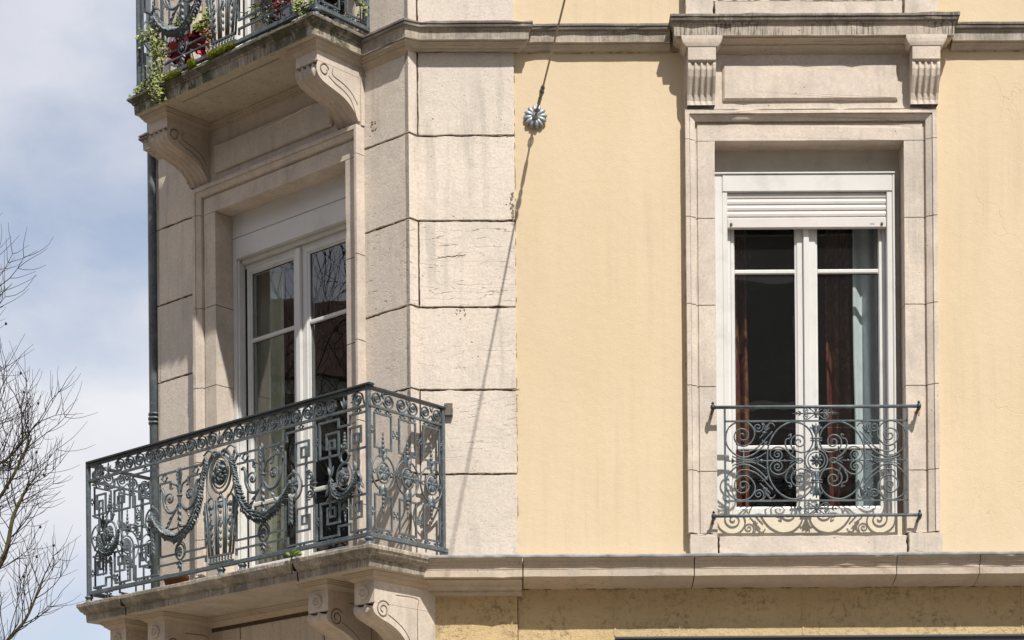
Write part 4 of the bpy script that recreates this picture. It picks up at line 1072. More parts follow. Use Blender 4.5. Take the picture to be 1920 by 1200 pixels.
        if not upper:
            sc2 = MB(); a = sg * .783
            for s in (-1, 1):
                sp = spiral(a + sg * .032, .375 + s * .052, .034, .006, -s * pi / 2, 1.6, 22, .9, s * sg)
                tube2(sc2, F, [(a, .375 + s * .15), (a - sg * .002, .375 + s * .11)] + [], .006, 0); tube2(sc2, F, sp, .006, 0)
                tube2(sc2, F, bez([(a, .375 + s * .11), (a + sg * .006, .375 + s * .085), (a + sg * .03, .375 + s * .088)], 4), .006, 0)
            for an in (-.5, 0, .5): leaf(sc2, F, a + sg * .03, .004, .375, (0 if sg > 0 else pi) + an, .075 - abs(an) * .03, .024, .008)
            tube2(sc2, F, [(a - sg * .04, .378), (a + sg * .06, .375)], .006, 0); sc2.build('double_scroll', M_IRONC, root)
            # wreath medallion with ring, bows and husk
            wr = MB(); a = sg * 1.116; zc = .375
            ring(wr, F, a, zc, .066, .078, .008, 0, 24, 6); rosette(wr, F, a, zc, .050, .058, .004, 7)
            for i in range(14): t = random.uniform(0, 6.3); r = random.random(); blob(wr, F, a + r * .04 * cos(t), .012, zc + r * .045 * sin(t), .012, .012, .012, 0, 6, 4)
            ring(wr, F, a, .490, .034, .036, .008, 0, 16, 6)
            for s in (-1, 1): blob(wr, F, a + s * .042, 0, .492, .009, .009, .009, 0, 6, 4)
            swag(wr, F, [(a - .105, .375), (a - .085, .30), (a - .03, .255), (a + .03, .255), (a + .085, .30), (a + .105, .375)], .011, .020)
            for s in (-1, 1):
                for an, l_ in ((.35, .07), (-.35, .07), (2.6, .05)):
                    leaf(wr, F, a + s * .112, .008, .385, pi / 2 + s * an * -1, l_, .022, .008, 4)
                tube2(wr, F, bez([(a + s * .115, .385), (a + s * .14, .33), (a + s * .115, .29), (a + s * .15, .25)], 4), .007, .004)
                leaf(wr, F, a + s * .135, .006, .32, -pi / 2 + s * .6, .05, .025, .008)
            spindle(wr, F, a, .535, 0, 1, .10, .028)
            for s in (-1, 1): leaf(wr, F, a, .004, .525, pi / 2 + s * .6, .05, .02, .008, 3); leaf(wr, F, a, .004, .21, -pi / 2 + s * .8, .05, .02, .008, 3)
            spindle(wr, F, a, .215, 0, -1, .11, .024)
            wr.build('wreath_medallion', M_IRONC, root)
    return root
front_railing(1.193, 1.333, 4.170, .880, .475, 'balcony_railing', 'long ornate front railing of the lower balcony', (-1.347 + .0, 1.313), (-1.347, 1.313, .20 - .0, .0), False)
front_railing(1.175, .845, 7.385, .880, .435, 'balcony_railing', 'front railing of the upper balcony, seen from below', (-.842, .842), (-.842, .842), True)

def side_railing(F0, zb, H, length, name, label, units=3):
    F = lambda a, d, z: F0(a, d, z + zb)
    m0 = MB()
    box(m0, F, .0, length, -.020, .020, H - .014, H, .002)
    root = m0.build(name, M_IRON2, BLD); tag(root, label)  # same darkened iron carries the underside shade of the return rail
    m0 = MB(); box(m0, F, 0, length, -.009, .009, .750, .762); m0.build('rail', M_IRON, root)
    m0 = MB(); box(m0, F, 0, length + .02, -.012, .012, -.006, .020, .002); m0.build('rail', M_IRON, root)
    m1 = MB(); post(m1, F, length - .012, .0, H - .001, .024); m1.build('post', M_IRON, root)
    fz = MB(); u = (length - .03) / units
    for k in range(units):
        c = .015 + u * (k + .5) + .004
        for s in (-1, 1):
            x = c + s * u * .235
            sp = spiral(x, .806, .044, .006, -pi / 2 - s * .5, 1.9, 30, .85, -s if False else s)
            ribbon(fz, F, sp, .0075, -.006, .006); blob(fz, F, x, 0, .806, .009, .008, .009, 0, 6, 4)
            leaf(fz, F, c, .004, .81, pi / 2 - s * .4, .04, .014, .006, 3)
        ribbon(fz, F, bez([(c - u * .27, .764), (c - .02, .775), (c, .795), (c + .02, .775), (c + u * .27, .764)], 4), .006, -.005, .005)
    fz.build('scroll_frieze', M_IRON, root)
    fr = MB(); W_ = .010
    for k in range(units):
        c = .018 + u * (k + .5)
        h = u * .335
        fb = MB(); ribbon(fb, F, [(c - .026, .47), (c - .026, .523), (c - h, .523), (c - h, .722), (c + h, .722), (c + h, .523), (c + .026, .523), (c + .026, .47)], W_, -.005, .005)
        fb.build('fret_bar', M_IRON, root); fb = MB()
        ribbon(fb, F, [(c - .026, .30), (c - .026, .250), (c - h, .250), (c - h, .050), (c + h, .050), (c + h, .250), (c + .026, .250), (c + .026, .30)], W_, -.005, .005); fb.build('fret_bar', M_IRON, root)
        LINKM[0] = root
        for x, z in ((c - h * .62, .737), (c + h * .62, .737), (c - h * .62, .032), (c + h * .62, .032)): link_h(fr, F, x, z)
        for z in (.622, .148):
            if k: link_v(fr, F, c - u / 2 - .014, z); link_v(fr, F, c - u / 2 + .014, z)
            else: link_v(fr, F, .018 + .014, z)
        if k == units - 1:
            for z in (.622, .148): link_v(fr, F, c + u / 2 - .014, z)
    LINKM[0] = None
    for k in range(units):
        c = .018 + u * (k + .5); md = MB()
        ring(md, F, c, .383, u * .46, .105, .006, 0, 28, 6); ring(md, F, c, .383, .050, .060, .006, .002, 22, 6); rosette(md, F, c, .383, .044, .052, .004, 8)
        for s in (-1, 1): oval(md, F, c + s * .068, .383, .012); blob(md, F, c + s * u * .5, 0, .383, .01, .008, .008, 0, 6, 4)
        spindle(md, F, c, .50, 0, 1, .125, .022); spindle(md, F, c, .27, 0, -1, .125, .022)
        for s in (-1, 1):
            leaf(md, F, c, .004, .445, pi / 2 + s * .3, .07, .02, .008); leaf(md, F, c, .004, .32, -pi / 2 + s * .3, .07, .02, .008)
        md.build('ring_medallion', M_IRONC, root)
    return root
side_railing(FS(True), 4.170, .868, .636, 'balcony_railing', 'short right return of the lower balcony railing')
side_railing(FS(False), 4.170, .868, .636, 'balcony_railing', 'short left return of the lower balcony railing')
FUR = lambda a, d, z: FB(.333, .435, 0) + vC * a + nC * d + Z * z
FUL = lambda a, d, z: FB(2.017, .435, 0) + vC * a - nC * d + Z * z
side_railing(FUR, 7.385, .868, .435, 'balcony_railing', 'short right return of the upper balcony railing', 2)
side_railing(FUL, 7.385, .868, .435, 'balcony_railing', 'short left return of the upper balcony railing', 2)
mb = MB(); block(mb, FA, -.275, -.225, 4.985, 5.06, .05, thick=.05, gap=0); mb.build('anchor_stub', M_STUB, BLD)

def window_railing(dz, label):
    cx, cz = 1.952, 4.688 + dz
    def F(x, d, z): return FA(cx + x, .10 + d, cz + z)
    m0 = MB()
    tube(m0, F, [(-.615, 0, .322), (.615, 0, .322)], .010, 10); tube(m0, F, [(-.615, 0, -.331), (.615, 0, -.331)], .0085, 8); tube(m0, F, [(-.62, -.016, -.322), (.62, -.016, -.322)], .006, 6)
    box(m0, F, -.547, .547, -.006, .006, .233, .242); box(m0, F, -.547, .547, -.006, .006, -.244, -.235)
    for s in (-1, 1): box(m0, F, s * .547 - .006, s * .547 + .006, -.006, .006, -.331, .322)
    root = m0.build('window_railing', M_IRON, BLD); tag(root, label)
    for s in (-1, 1):
        for z in (.322, -.331):
            kb = MB(); blob(kb, F, s * .618, 0, z, .015, .017, .020, 0, 10, 8); blob(kb, F, s * .618, 0, z + .024, .010, .010, .005); blob(kb, F, s * .618, 0, z - .021, .010, .010, .005); blob(kb, F, s * .618, 0, z + .030, .005, .005, .005)
            tube(kb, F, [(s * .618, -.005, z - .012), (s * .618, -.065, z - .018)], .010, 8); kb.build('end_knob', M_IRON2, root)
    sc_ = MB(); sq = lambda x, z, sx, sz: (x * sx, z * sz)
    T = .0048
    def tb(pts, r=T, d=0): tube2(sc_, F, pts, r, d, 6)
    for sx in (-1, 1):
        for sz in (-1, 1):
            def M(pts): return [(x * sx, z * sz) for x, z in pts]
            # large C enclosing curve with spiral end, ends at the collar
            big = [(.294, 0), (.290, .07), (.268, .135), (.225, .192), (.170, .225), (.129, .231), (.080, .219), (.040, .185), (.022, .145), (.022, .10), (.048, .058), (.095, .048)]
            b = bez(big, 6); tb(M(b), .0055)
            sp = spiral(.103, .112, .060, .006, -pi / 2, 1.85, 36, .8, 1); tb(M(sp), .005)
            tb(M(bez([(.095, .048), (.103, .052)], 2)), .005)
            # beaded tendril outside the spiral
            tn = bez([(.168, .150), (.150, .158), (.157, .135), (.178, .128), (.186, .100), (.176, .072), (.160, .045), (.120, .012)], 5); tb(M(tn), .004)
            for i in range(7): x, z = tn[16 + i * 2]; blob(sc_, F, x * sx, 0, z * sz, .006, .006, .005, 0, 6, 4)
            for i in range(4): leaf(sc_, F, sx * (.150 - i * .006), .003, sz * (.040 + i * .01), sz * (pi / 2 + sx * (.8 - i * .3)), .02, .01, .005, 3)
            # small inner volutes on the axis
            sv = spiral(.233, .040, .038, .005, pi * .5, 1.7, 30, .8, 1)
            tb(M(bez([(.104, .006), (.150, .030), (.185, .066), (.215, .082), (.245, .080), (.272, .060), (.276, .030), (.255, .006), (.233, .002)], 5)), .0045)
            tb(M(spiral(.233, .036, .034, .005, -pi / 2, 1.6, 28, .85, -1)), .0045)
            # corner big spiral
            ou = bez([(.294, .115), (.320, .085), (.352, .055), (.400, .028), (.450, .022), (.500, .050), (.535, .095), (.541, .150), (.523, .200), (.480, .230), (.440, .236), (.400, .222), (.372, .185), (.370, .150), (.385, .118), (.410, .095), (.440, .088)], 5); tb(M(ou), .0052)
            tb(M(spiral(.440, .150, .062, .006, -pi / 2, 1.7, 34, .85, 1)), .005)
            tb(M(bez([(.262, .175), (.290, .145), (.325, .105), (.365, .072), (.410, .055), (.450, .055), (.473, .072), (.470, .095), (.458, .092)], 5)), .0045)
            tb(M(bez([(.300, .050), (.345, .022), (.395, .008), (.45, .010), (.49, .022), (.503, .030)], 5)), .0042)
            # small curl beside with husk
            tb(M(bez([(.342, .236), (.318, .228), (.306, .205), (.302, .180)], 5)), .004); tb(M(spiral(.348, .200, .034, .005, pi * .75, 1.6, 28, .85, 1)), .004)
            tb(M(bez([(.296, .165), (.300, .20), (.28, .222), (.26, .222), (.248, .205)], 5)), .004)
            tb(M(bez([(.34, .135), (.315, .160), (.302, .185), (.290, .210), (.272, .236)], 5)), .004)
            for i in range(4): blob(sc_, F, sx * (.291 - i * .005), 0, sz * (.203 + i * .0095), .007 - i * .001, .006, .006, 0, 6, 4)
            blob(sc_, F, sx * .312, 0, sz * .168, .012, .010, .010, 0, 6, 4)
            for an in (-.4, .4): leaf(sc_, F, sx * .308, .003, sz * .172, sz * (pi / 2) + sx * sz * (.5 + an), .045, .014, .006, 3)
            tb(M([(.325, .125), (.290, .092)]), .0038)
            # neck motifs
            leaf(sc_, F, sx * .004, .003, sz * .165, sz * (pi / 2 - sx * .35), .060, .016, .006, 4); tb(M(bez([(.008, .16), (.020, .185), (.032, .200), (.036, .185)], 4)), .004)
            tb(M(bez([(.005, .10), (.010, .075), (.026, .068)], 4)), .004)
        # axis bar
        tube2(sc_, F, [(sx * .067, 0), (sx * .52, 0)], .0042); leaf(sc_, F, sx * .50, .003, 0, 0 if sx > 0 else pi, .045, .010, .006)
        for an in (-.7, .7): leaf(sc_, F, sx * .492, .003, 0, (0 if sx > 0 else pi) + an, .025, .012, .005, 3)
        ring(sc_, F, sx * .103, 0, .022, .015, .0045, .002, 14, 5); blob(sc_, F, sx * .330, 0, 0, .012, .009, .012, 0, 6, 4)
        for an in (-.6, .6): leaf(sc_, F, sx * .34, .003, 0, (0 if sx > 0 else pi) + an, .04, .010, .005, 3); leaf(sc_, F, sx * .13, .003, 0, (0 if sx > 0 else pi) + an, .04, .012, .005, 3)
        blob(sc_, F, sx * .235, 0, 0, .009, .007, .009, 0, 6, 4); blob(sc_, F, sx * .19, 0, 0, .008, .006, .008, 0, 6, 4)
        tube2(sc_, F, [(sx * .435, .075), (sx * .435, -.075)], .004)
    for sz in (-1, 1):
        for z in (.132, .118): tube2(sc_, F, [(-.035, sz * z), (.035, sz * z)], .0045, .006)
        tube2(sc_, F, [(0, sz * .06), (0, sz * .09), (0, sz * .145), (0, sz * .17), (0, sz * .225)], [.006, .009, .008, .011, .003], 0)
        for s in (-1, 1): leaf(sc_, F, 0, .003, sz * .195, sz * (pi / 2 - s * .7), .022, .010, .005, 3)
    sc_.build('scrollwork', M_IRON, root)
    ro = MB(); ring(ro, F, 0, 0, .067, .067, .0048, 0, 30, 6); ring(ro, F, 0, 0, .050, .050, .0045, 0, 26, 6)
    for i in range(8):
        t = pi / 4 * i; leaf(ro, F, .008 * cos(t), .006, .008 * sin(t), t, .034 if i % 2 == 0 else .028, .020, .009, 4); blob(ro, F, .030 * cos(t), .006, .030 * sin(t), .008, .008, .008, 0, 6, 4)
    blob(ro, F, 0, .012, 0, .011, .010, .011); ro.build('rosette', M_IRONC, root)
    for zc in (.283, -.287):
        cr_ = MB(); 
        for sx in (-1, 1):
            for sz in (-1, 1):
                tube2(cr_, F, [(x * sx, zc + z * sz) for x, z in bez([(.004, .003), (.030, .022), (.048, .034), (.065, .032), (.075, .018), (.068, .006), (.055, .004)], 4)], .0036)
                tube2(cr_, F, [(x * sx, zc + z * sz) for x, z in spiral(.058, .014, .013, .003, pi / 2, 1.3, 14, 1, 1)], .0032)
                leaf(cr_, F, sx * .088, .003, zc, (0 if sx > 0 else pi) + sz * .7, .024, .010, .005, 3)
                leaf(cr_, F, sx * .108, .003, zc, (0 if sx > 0 else pi) + sz * .6, .016, .008, .004, 3)
            tube2(cr_, F, [(0, zc), (sx * .10, zc), (sx * .142, zc)], [.004, .005, .001])
            leaf(cr_, F, sx * .05, .003, zc, pi if sx > 0 else 0, .03, .014, .005, 3)
        for sz in (-1, 1): leaf(cr_, F, 0, .003, zc, sz * pi / 2, .030, .016, .006, 3); leaf(cr_, F, 0, .003, zc + sz * .022, sz * .3, .014, .008, .004, 3); leaf(cr_, F, 0, .003, zc + sz * .022, pi - sz * .3, .014, .008, .004, 3)
        blob(cr_, F, 0, .004, zc, .010, .008, .010); cr_.build('crest', M_IRONC, root)
    return root
window_railing(0, 'scrolled iron guard rail across the lower half of the front window')
window_railing(STOREY, 'iron guard rail of the upper window')

# ================================================================== span wire with rosette anchor
WX = thing('span_wire', FA(.288, 0, 6.79), 'taut steel span wire tied to a daisy shaped wall anchor on the ochre wall', 'wire')
mb = MB()
for i in range(12):
    t = 2 * pi * i / 12 + .1; r = .068
    c0 = Vector((.288 + .040 * cos(t), 6.791 + .040 * sin(t)))
    blob(mb, FA, c0.x, .014 + .003 * (i % 2), c0.y, .033, .017, .0155, t, 10, 7)
lathe(mb, lambda a, d, z: FA(.288 + a, z, 6.791 + d), 0, 0, [(.05, .001), (.05, .010), (.02, .022), (.016, .045), (.008, .05)], 14)
mb.build('wall_rosette', plain('galvanised_steel', (.30, .33, .36), .45, .5, .2, 20, .1, .3, .2), WX)
def wp(d): return (.288 + .088 * d, d, 6.795 + .01 * d + .004 * d * d)
mb = MB()
tube(mb, FA, [wp(.04), wp(.10)], .008, 8); ring(mb, lambda a, d, z: FA(a + d * .1, z - 6.795 + .10, 6.795 + d), wp(.1)[0], 6.795, .014, .02, .004, 0, 12, 5)
tube(mb, FA, [wp(.10), wp(.17)], .006, 8); tube(mb, FA, [wp(.17), wp(.19), wp(.27), wp(.29)], [.006, .011, .011, .006], 8)
for d, r in ((.11, .014), (.205, .014), (.31, .02), (.35, .026), (.40, .022), (.43, .012)): q = wp(d); blob(mb, FA, q[0], q[1], q[2], r * .6, r, r * .75, 0, 8, 6)
for i in range(5):
    q = wp(.30 + i * .025); ring(mb, lambda a, d, z, q=q: FA(q[0] + a, q[1] + z, q[2] + d), 0, 0, .016, .016, .004, 0, 10, 5) if False else None
mb.build('turnbuckle', M_RUST, WX)
mb = MB(); pts = [wp(.42)] + [(.288 + .088 * d, d, 6.795 + .01 * d + .004 * d * d * (1 if d < 8 else 1)) for d in (1, 2, 3, 4, 6, 8, 10, 12, 14, 17, 20.4)]
tube(mb, FA, [(a, d, 6.795 + .01 * d + .0022 * d * d - .0022 * .2) for a, d, z in pts], .0058, 8); mb.build('steel_cable', plain('steel_cable', (.20, .16, .13), .5, .5, .3, 60, .2, .3), WX)
# hanging electric wire under the left end of the lower balcony
mb = MB(); p0 = FB(2.42, .30, 3.96); tube(mb, FW_, [tuple(p0 + Vector(q)) for q in ((0, 0, 0), (.01, 0, -.03), (.03, 0, -.08), (.07, 0, -.16), (.09, .02, -.4), (.10, .1, -.9))], .004, 5)
blob(mb, FW_, p0.x + .01, p0.y, p0.z - .02, .014, .014, .016)
tag(mb.build('hanging_wire', M_IRON2), 'short dark wire hanging below the left end of the lower balcony slab', 'wire')

# ================================================================== plants
def leafset(name, F, centres, n, size, mt, label, cat, stems=None, droop=.3, seed=1, shape='oval'):
    """clumps of real little leaves. centres: (a,d,z,ra,rd,rz,weight)"""
    rnd = random.Random(seed); t = thing(name, F(centres[0][0], centres[0][1], centres[0][2] - centres[0][5]), label, cat)
    mb = MB(); tot = sum(c[6] for c in centres)
    for c in centres:
        for i in range(int(n * c[6] / tot)):
            u, v, w = [rnd.gauss(0, .45) for _ in range(3)]
            p = F(c[0] + u * c[3], c[1] + v * c[4], c[2] + w * c[5]); s = size * rnd.uniform(.55, 1.25)
            nrm = Vector((rnd.gauss(0, .6), -1 + rnd.gauss(0, .5), .5 + rnd.gauss(0, .5))).normalized()
            ax = Vector((rnd.gauss(0, 1), rnd.gauss(0, .3), -droop + rnd.gauss(0, .7))); ax = (ax - nrm * ax.dot(nrm)).normalized(); bx = nrm.cross(ax)
            mb._v = rnd.random()
            if shape == 'ivy': o = [(0, 0), (.15, .38), (.1, .62), (.5, .40), (1.1, 0), (.5, -.40), (.1, -.62), (.15, -.38)]
            elif shape == 'round': o = [(0, 0), (.1, .45), (.5, .62), (.95, .42), (1.12, 0), (.95, -.42), (.5, -.62), (.1, -.45)]
            elif shape == 'strap': o = [(0, 0), (.5, .10), (1.1, .09), (1.8, 0), (1.1, -.09), (.5, -.10)]
            else: o = [(0, 0), (.3, .28), (.7, .24), (1.1, 0), (.7, -.24), (.3, -.28)]
            P = [p + ax * (x * s) + bx * (y * s) + nrm * (-.25 * s * abs(y) - .12 * s * x * x) for x, y in o]
            mb.add(P, [(0,) + tuple(range(1, len(o)))])
    mb.build('leaves', mt, t)
    if stems:
        ms = MB(); 
        for st in stems: tube(ms, F, st, [.004] * (len(st) - 1) + [.002], 5)
        ms.build('stems', plain('stem_brown', (.10, .07, .04), .8) if not bpy.data.materials.get('stem_brown') else bpy.data.materials['stem_brown'], t)
    return t
F_IVY = foliage('ivy_leaf', (.06, .09, .02), (.36, .38, .14)); F_RED = foliage('red_leaf', (.14, .01, .015), (.42, .03, .05)); F_GRN = foliage('green_leaf', (.08, .13, .02), (.30, .34, .06)); F_DRY = foliage('dry_leaf', (.12, .06, .03), (.34, .20, .08)); F_PINK = foliage('pink_flower', (.2, .02, .03), (.5, .08, .09))
leafset('ivy_plant', FB, [(1.90, .46, 7.70, .10, .03, .05, .5), (1.78, .47, 7.55, .07, .03, .12, .8), (1.80, .48, 7.36, .08, .03, .12, 1.1), (1.93, .47, 7.36, .09, .03, .04, .5), (1.74, .50, 7.27, .05, .03, .06, .5), (1.66, .40, 7.72, .05, .03, .04, .2)], 900, .019, F_IVY, 'variegated pale green ivy trailing over the left end of the upper balcony', 'plant', [[(1.86, .42, 7.72), (1.82, .46, 7.55), (1.80, .48, 7.4), (1.77, .5, 7.25)]], seed=2, shape='ivy')
leafset('red_leaf_plant', FB, [(1.62, .37, 7.61, .10, .05, .05, 1), (1.47, .37, 7.62, .08, .05, .04, .8), (1.66, .38, 7.52, .05, .05, .06, .5), (1.50, .36, 7.54, .05, .04, .05, .4)], 110, .050, F_RED, 'dark red leafed plant behind the left part of the upper railing', 'plant', [[(1.6, .3, 7.43), (1.6, .36, 7.6)], [(1.55, .3, 7.43), (1.48, .36, 7.6)]], seed=3, shape='round')
leafset('sapling_weed', FB, [(1.36, .46, 7.59, .05, .03, .05, 1), (1.31, .46, 7.64, .03, .03, .06, .6)], 70, .030, F_GRN, 'yellow green weed growing through the middle of the upper railing', 'plant', [[(1.30, .46, 7.40), (1.30, .46, 7.55), (1.31, .46, 7.7)]], seed=4)
leafset('dry_weed', FB, [(1.285, .47, 7.50, .02, .02, .08, 1)], 60, .018, F_DRY, 'withered brown weed hanging beside the yellow green weed', 'plant', [[(1.29, .46, 7.44), (1.285, .47, 7.6)]], seed=5)
leafset('fern_plant', FB, [(.98, .30, 7.62, .10, .05, .05, 1), (.86, .32, 7.64, .06, .05, .04, 1)], 90, .045, foliage('fern_green', (.05, .10, .02), (.22, .30, .08)), 'green strap leafed plant behind the basket of the upper railing', 'plant', seed=6, shape='strap')
leafset('red_flower_plant', FB, [(.70, .42, 7.56, .10, .04, .06, 1), (.62, .42, 7.60, .06, .04, .03, .5)], 110, .030, F_PINK, 'pinkish red plant at the right part of the upper railing', 'plant', [[(.68, .40, 7.40), (.68, .42, 7.6)]], seed=7, shape='round')
leafset('dark_stem_weed', FB, [(.66, .44, 7.48, .04, .03, .07, 1)], 90, .018, foliage('maroon_leaf', (.05, .015, .015), (.2, .06, .05)), 'dark maroon weed hanging under the pinkish plant', 'plant', seed=17)
leafset('ivy_plant', FB, [(.45, .46, 7.50, .09, .03, .07, 1), (.42, .48, 7.40, .06, .03, .07, .8), (.52, .47, 7.56, .07, .03, .04, .6), (.34, .48, 7.42, .04, .03, .03, .25)], 420, .018, F_IVY, 'green ivy bunch at the right corner of the upper balcony', 'plant', [[(.45, .44, 7.6), (.43, .48, 7.4)]], seed=8, shape='ivy')
leafset('ivy_plant', FUR, [(.30, .03, 7.56, .05, .02, .04, 1), (.36, .03, 7.50, .04, .02, .05, 1), (.24, .02, 7.62, .05, .02, .03, .5)], 130, .017, F_IVY, 'thin ivy strand against the wall at the right return of the upper balcony', 'plant', seed=9, shape='ivy')
F_MOSS = plain('moss_green', (.10, .115, .012), .95, .1, .4, 30, 1.0)
def moss(cs, label):
    mb = MB(); rnd = random.Random(len(cs))
    for a, d, z, ra, rd, rz in cs:
        blob(mb, FB, a, d, z, ra, rd, rz, 0, 14, 9)
        for i in range(240):
            t, p = rnd.uniform(0, 2 * pi), rnd.uniform(-.9, 1.4); n_ = Vector((cos(t) * cos(p), sin(t) * cos(p), sin(p)))
            b_ = (a + n_.x * ra * .95, d + n_.y * rd * .95, z + n_.z * rz * .95)
            tube(mb, FB, [b_, (b_[0] + n_.x * .007, b_[1] + n_.y * .007, b_[2] + n_.z * .009)], [.003, .0008], 3, cap=False)
    tag(mb.build('moss_cushion', F_MOSS), label, 'moss')
moss([(1.42, .49, 7.352, .040, .025, .030)], 'small round moss cushion on the lip of the upper balcony slab, farther left')
moss([(1.60, .50, 7.335, .10, .012, .02)], 'thin dark moss crust on the lip of the upper balcony slab beside the hanging ivy')
moss([(1.22, .487, 7.352, .055, .022, .026), (1.13, .487, 7.352, .060, .022, .026), (1.05, .487, 7.352, .035, .020, .018)], 'long green moss cushion on the lip of the upper balcony slab, nearer its middle')
# lower balcony: flower pot, weed, pale stone ball
PT = thing('flower_pot', FB(1.815, .33, 4.113), 'terracotta flower pot standing on the lower balcony behind the railing', 'flower pot')
mb = MB(); lathe(mb, FB, 1.815, .33, [(.055, 4.114), (.078, 4.19), (.086, 4.192), (.088, 4.215), (.078, 4.217), (.074, 4.20), (.01, 4.195)], 20)
mb.build('pot', plain('terracotta', (.36, .13, .06), .85, .2, .15, 12, .2), PT)
mb = MB(); blob(mb, FB, 1.60, .30, 4.158, .048, .048, .046, 0, 14, 10); tag(mb.build('stone_ball', M_STONE2), 'small pale stone ball lying beside the flower pot', 'stone ball')
WD = thing('slab_weed', FB(.475, .53, 4.11), 'small green weed growing from a crack in the lower balcony slab', 'weed')
mb = MB()
for pts in ([(.475, .535, 4.02), (.478, .545, 4.08), (.475, .54, 4.12), (.47, .535, 4.135)], [(.475, .54, 4.115), (.44, .54, 4.135), (.40, .54, 4.128)]): tube(mb, FB, pts, .004, 5)
mb.build('stem', F_DRY if False else plain('weed_stem', (.07, .08, .03), .8), WD)
mb = MB()
for a, an, l_ in ((.47, .5, .05), (.45, .15, .06), (.42, -.1, .05), (.48, 2.6, .04), (.46, .8, .05), (.43, .3, .045)):
    leaf(mb, lambda x, d, z: FB(.95 - x, d, z), .95 - a, .548, 4.128, an, l_, .026, .008, 5)
mb.build('leaves', foliage('weed_green', (.12, .20, .02), (.14, .24, .03)), WD)

# ================================================================== bare trees
M_BARK = plain('bark_olive', (.085, .075, .035), .9, .2, .35, 9, .6); M_TWIG = plain('twig_brown', (.035, .026, .020), .9, .2, .2, 9)
def bare_tree(base, height, seed, label, spread=1., levels=5, lean=(0, 0), limbs=None):
    rnd = random.Random(seed); t = thing('bare_tree', base, label, 'tree', None)
    mt_, mb_, mc_ = MB(), MB(), MB()
    def grow(p, d, ln, r, lev, mbs):
        n = 5 if lev < 3 else 4; pts = [p.copy()]; rad = [r]; q = p.copy(); dd = d.copy(); kids = []
        for i in range(n):
            dd = (dd + Vector((rnd.gauss(0, .13), rnd.gauss(0, .13), rnd.gauss(.04, .10) + (.10 if lev > 1 else 0)))).normalized()
            q = q + dd * (ln / n); pts.append(q.copy()); rad.append(r * (1 - .55 * (i + 1) / n)); kids.append((q.copy(), dd.copy(), rad[-1], (i + 1) / n))
        M = mt_ if lev == 0 else (mb_ if lev <= 2 else mc_)
        tube(M, FW_, [tuple(x) for x in pts], rad, 8 if lev == 0 else (5 if lev <= 2 else 3), lev < 3, cap=False)
        if lev >= levels: 
            if rnd.random() < .04: blob(mc_, FW_, q.x, q.y, q.z, .016, .012, .022, 0, 4, 3)
            return
        nk = ((5, 5, 4, 4, 3) if not limbs else (4, 4, 3, 3, 4))[min(lev, 4)]
        for k in range(nk + (1 if rnd.random() < .5 else 0)):
            c = kids[min(n - 1, max(0, int(n * (.35 + .65 * (k + rnd.random() * .6) / nk)) - (0)))] if lev else kids[min(n - 1, 1 + k % n)]
            az = rnd.uniform(0, 2 * pi); tilt = rnd.uniform(.45, 1.05) * (1. if lev else spread)
            u = c[1].cross(Vector((cos(az), sin(az), .3))).normalized(); nd = (c[1] * cos(tilt) + u * sin(tilt)).normalized()
            if nd.z < -.25: nd.z = -.1
            grow(c[0], nd, ln * rnd.uniform(.55, .80), max(.0045, c[2] * rnd.uniform(.45, .7)), lev + 1, mbs)
    grow(Vector(base), Vector((lean[0], lean[1], 1)).normalized(), height * .36, height * .016, 0, None)
    for li, (yo, r0, pts) in enumerate(limbs or ()):
        c = bez([(X, yo, z) for X, z in pts], 6); n = len(c)
        tube(mb_, FW_, c, [r0 * (1 - .75 * i / n) for i in range(n)], 6, cap=False)
        for i in range(5, n):
            for q in range(1 + i % 2):
                d = (Vector(c[min(i + 1, n - 1)]) - Vector(c[i - 1])).normalized(); az = rnd.uniform(0, 2 * pi)
                u = d.cross(Vector((cos(az), sin(az), .2))).normalized(); nd = (d * .75 + u * .8 + Vector((0, 0, .15))).normalized()
                grow(Vector(c[i]), nd, rnd.uniform(.40, .78), .008, 4, None)
    mt_.build('trunk', M_BARK, t); mb_.build('limbs', M_BARK, t); mc_.build('twigs', M_TWIG, t)
    return t
def _w(u, v): return ((u - 85 - 960) / 3885 * 25.5 + .21, 1.6 + (1834 - v) / 3885 * 25.5)
_px = [(.0, .055, [(-220, 1400), (-40, 1250), (15, 1130), (95, 1050), (120, 960), (150, 900)]), (.4, .045, [(-220, 1380), (-60, 1180), (20, 1090), (40, 980), (100, 880), (140, 800)]),
       (-.4, .04, [(-220, 1200), (-60, 1010), (30, 960), (85, 870), (95, 780)]), (.7, .035, [(-220, 1100), (-80, 880), (20, 835), (80, 830), (140, 760)]),
       (-.7, .035, [(-220, 980), (-80, 760), (0, 740), (55, 700), (85, 620)]), (.2, .03, [(-220, 820), (-60, 630), (20, 600), (75, 520)]), (-.2, .03, [(-220, 760), (-80, 560), (-15, 520), (5, 460)]),
       (.9, .04, [(-220, 1450), (0, 1300), (60, 1190), (110, 1130), (140, 1060)]), (-.9, .035, [(-220, 1300), (-60, 1120), (0, 1040), (10, 930), (50, 820)])]
LIMBS = [(25.5 + y, r, [_w(*p) for p in q]) for y, r, q in _px]
bare_tree((-9.6, 25.5, 0), 9.4, 11, 'tall bare tree with fine twigs at the far left, beside the drainpipe corner', 1.0, 5, limbs=LIMBS)
bare_tree((-12.5, 12.5, 0), 14.5, 5, 'bare tree standing across the side street, mirrored in the balcony door', 1.0, 5)

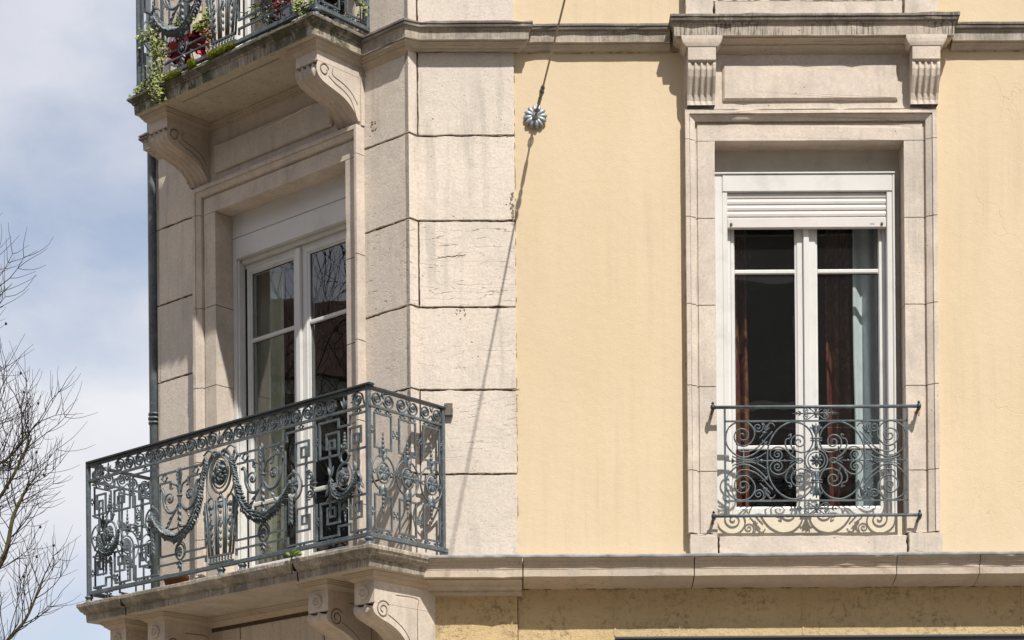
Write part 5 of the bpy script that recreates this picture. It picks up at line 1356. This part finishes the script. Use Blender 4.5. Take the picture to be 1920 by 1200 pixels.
# ================================================================== surrounding houses (seen as reflections)
M_HW = plain('far_render', (.34, .30, .24), .9, .2, .08, 1.5, .2); M_HW2 = plain('far_render_grey', (.16, .14, .12), .9, .2, .08, 1.5, .2); M_TILE = plain('roof_tiles', (.065, .036, .028), .85, .2, .35, 5, .6); M_WHT = plain('far_white_trim', (.55, .52, .47), .8, .2)
M_FG = plain('far_window_glass', (.02, .022, .028), .1, .5, .1)
def house(name, o, ax, ay, w, dp, h, rh, label, mt, rows, cols):
    """o corner, ax direction along front, ay direction of depth"""
    ax = Vector(ax).normalized(); ay = Vector(ay).normalized(); o = Vector(o)
    H_ = thing(name, o + ax * w / 2, label, 'house')
    F = lambda a, d, z: o + ax * a - ay * d + Z * z
    mb = MB(); box(mb, F, 0, w, -dp, 0, 0, h); mb.build('wall', mt, H_)
    mb = MB(); e = .5
    P = [F(-e, e, h), F(w + e, e, h), F(w + e, -dp - e, h), F(-e, -dp - e, h), F(w * .12, -dp / 2, h + rh), F(w * .88, -dp / 2, h + rh)]
    mb.add(P, [(0, 1, 5, 4), (1, 2, 5), (2, 3, 4, 5), (3, 0, 4), (0, 3, 2, 1)]); R_ = mb.build('roof', M_TILE, H_)
    mb = MB(); box(mb, F, w * .3, w * .3 + .9, -dp / 2 - .5, -dp / 2 + .4, h + rh * .5, h + rh + 1.1); mb.build('chimney', mt, R_)
    mb = MB(); box(mb, F, -.2, w + .2, 0, .35, h - .35, h); box(mb, F, 0, w, 0, .15, 3.9, 4.1); mb.build('band', M_WHT, H_)
    for r in range(rows):
        for c in range(cols):
            a = w * (c + .5) / cols; z = 1.2 + r * 3.3
            mb = MB(); box(mb, F, a - .65, a + .65, .0, .06, z - .15, z + 2.15); f = mb.build('window', M_WHT, H_)
            mb = MB(); box(mb, F, a - .52, a + .52, .06, .065, z, z + 2.0); mb.build('pane', M_FG, f)
house('tiled_house', (-33, -8, 0), (0, 1, 0), (-1, 0, 0), 34, 10, 14.6, 3.4, 'long ochre house with red tiled roof across the side street', M_HW, 4, 9)
house('grey_house', (14, -9, 0), (-1, 0, 0), (0, -1, 0), 34, 10, 17.0, 3.2, 'tall grey house across the front street, behind the viewpoint', M_HW2, 5, 9)
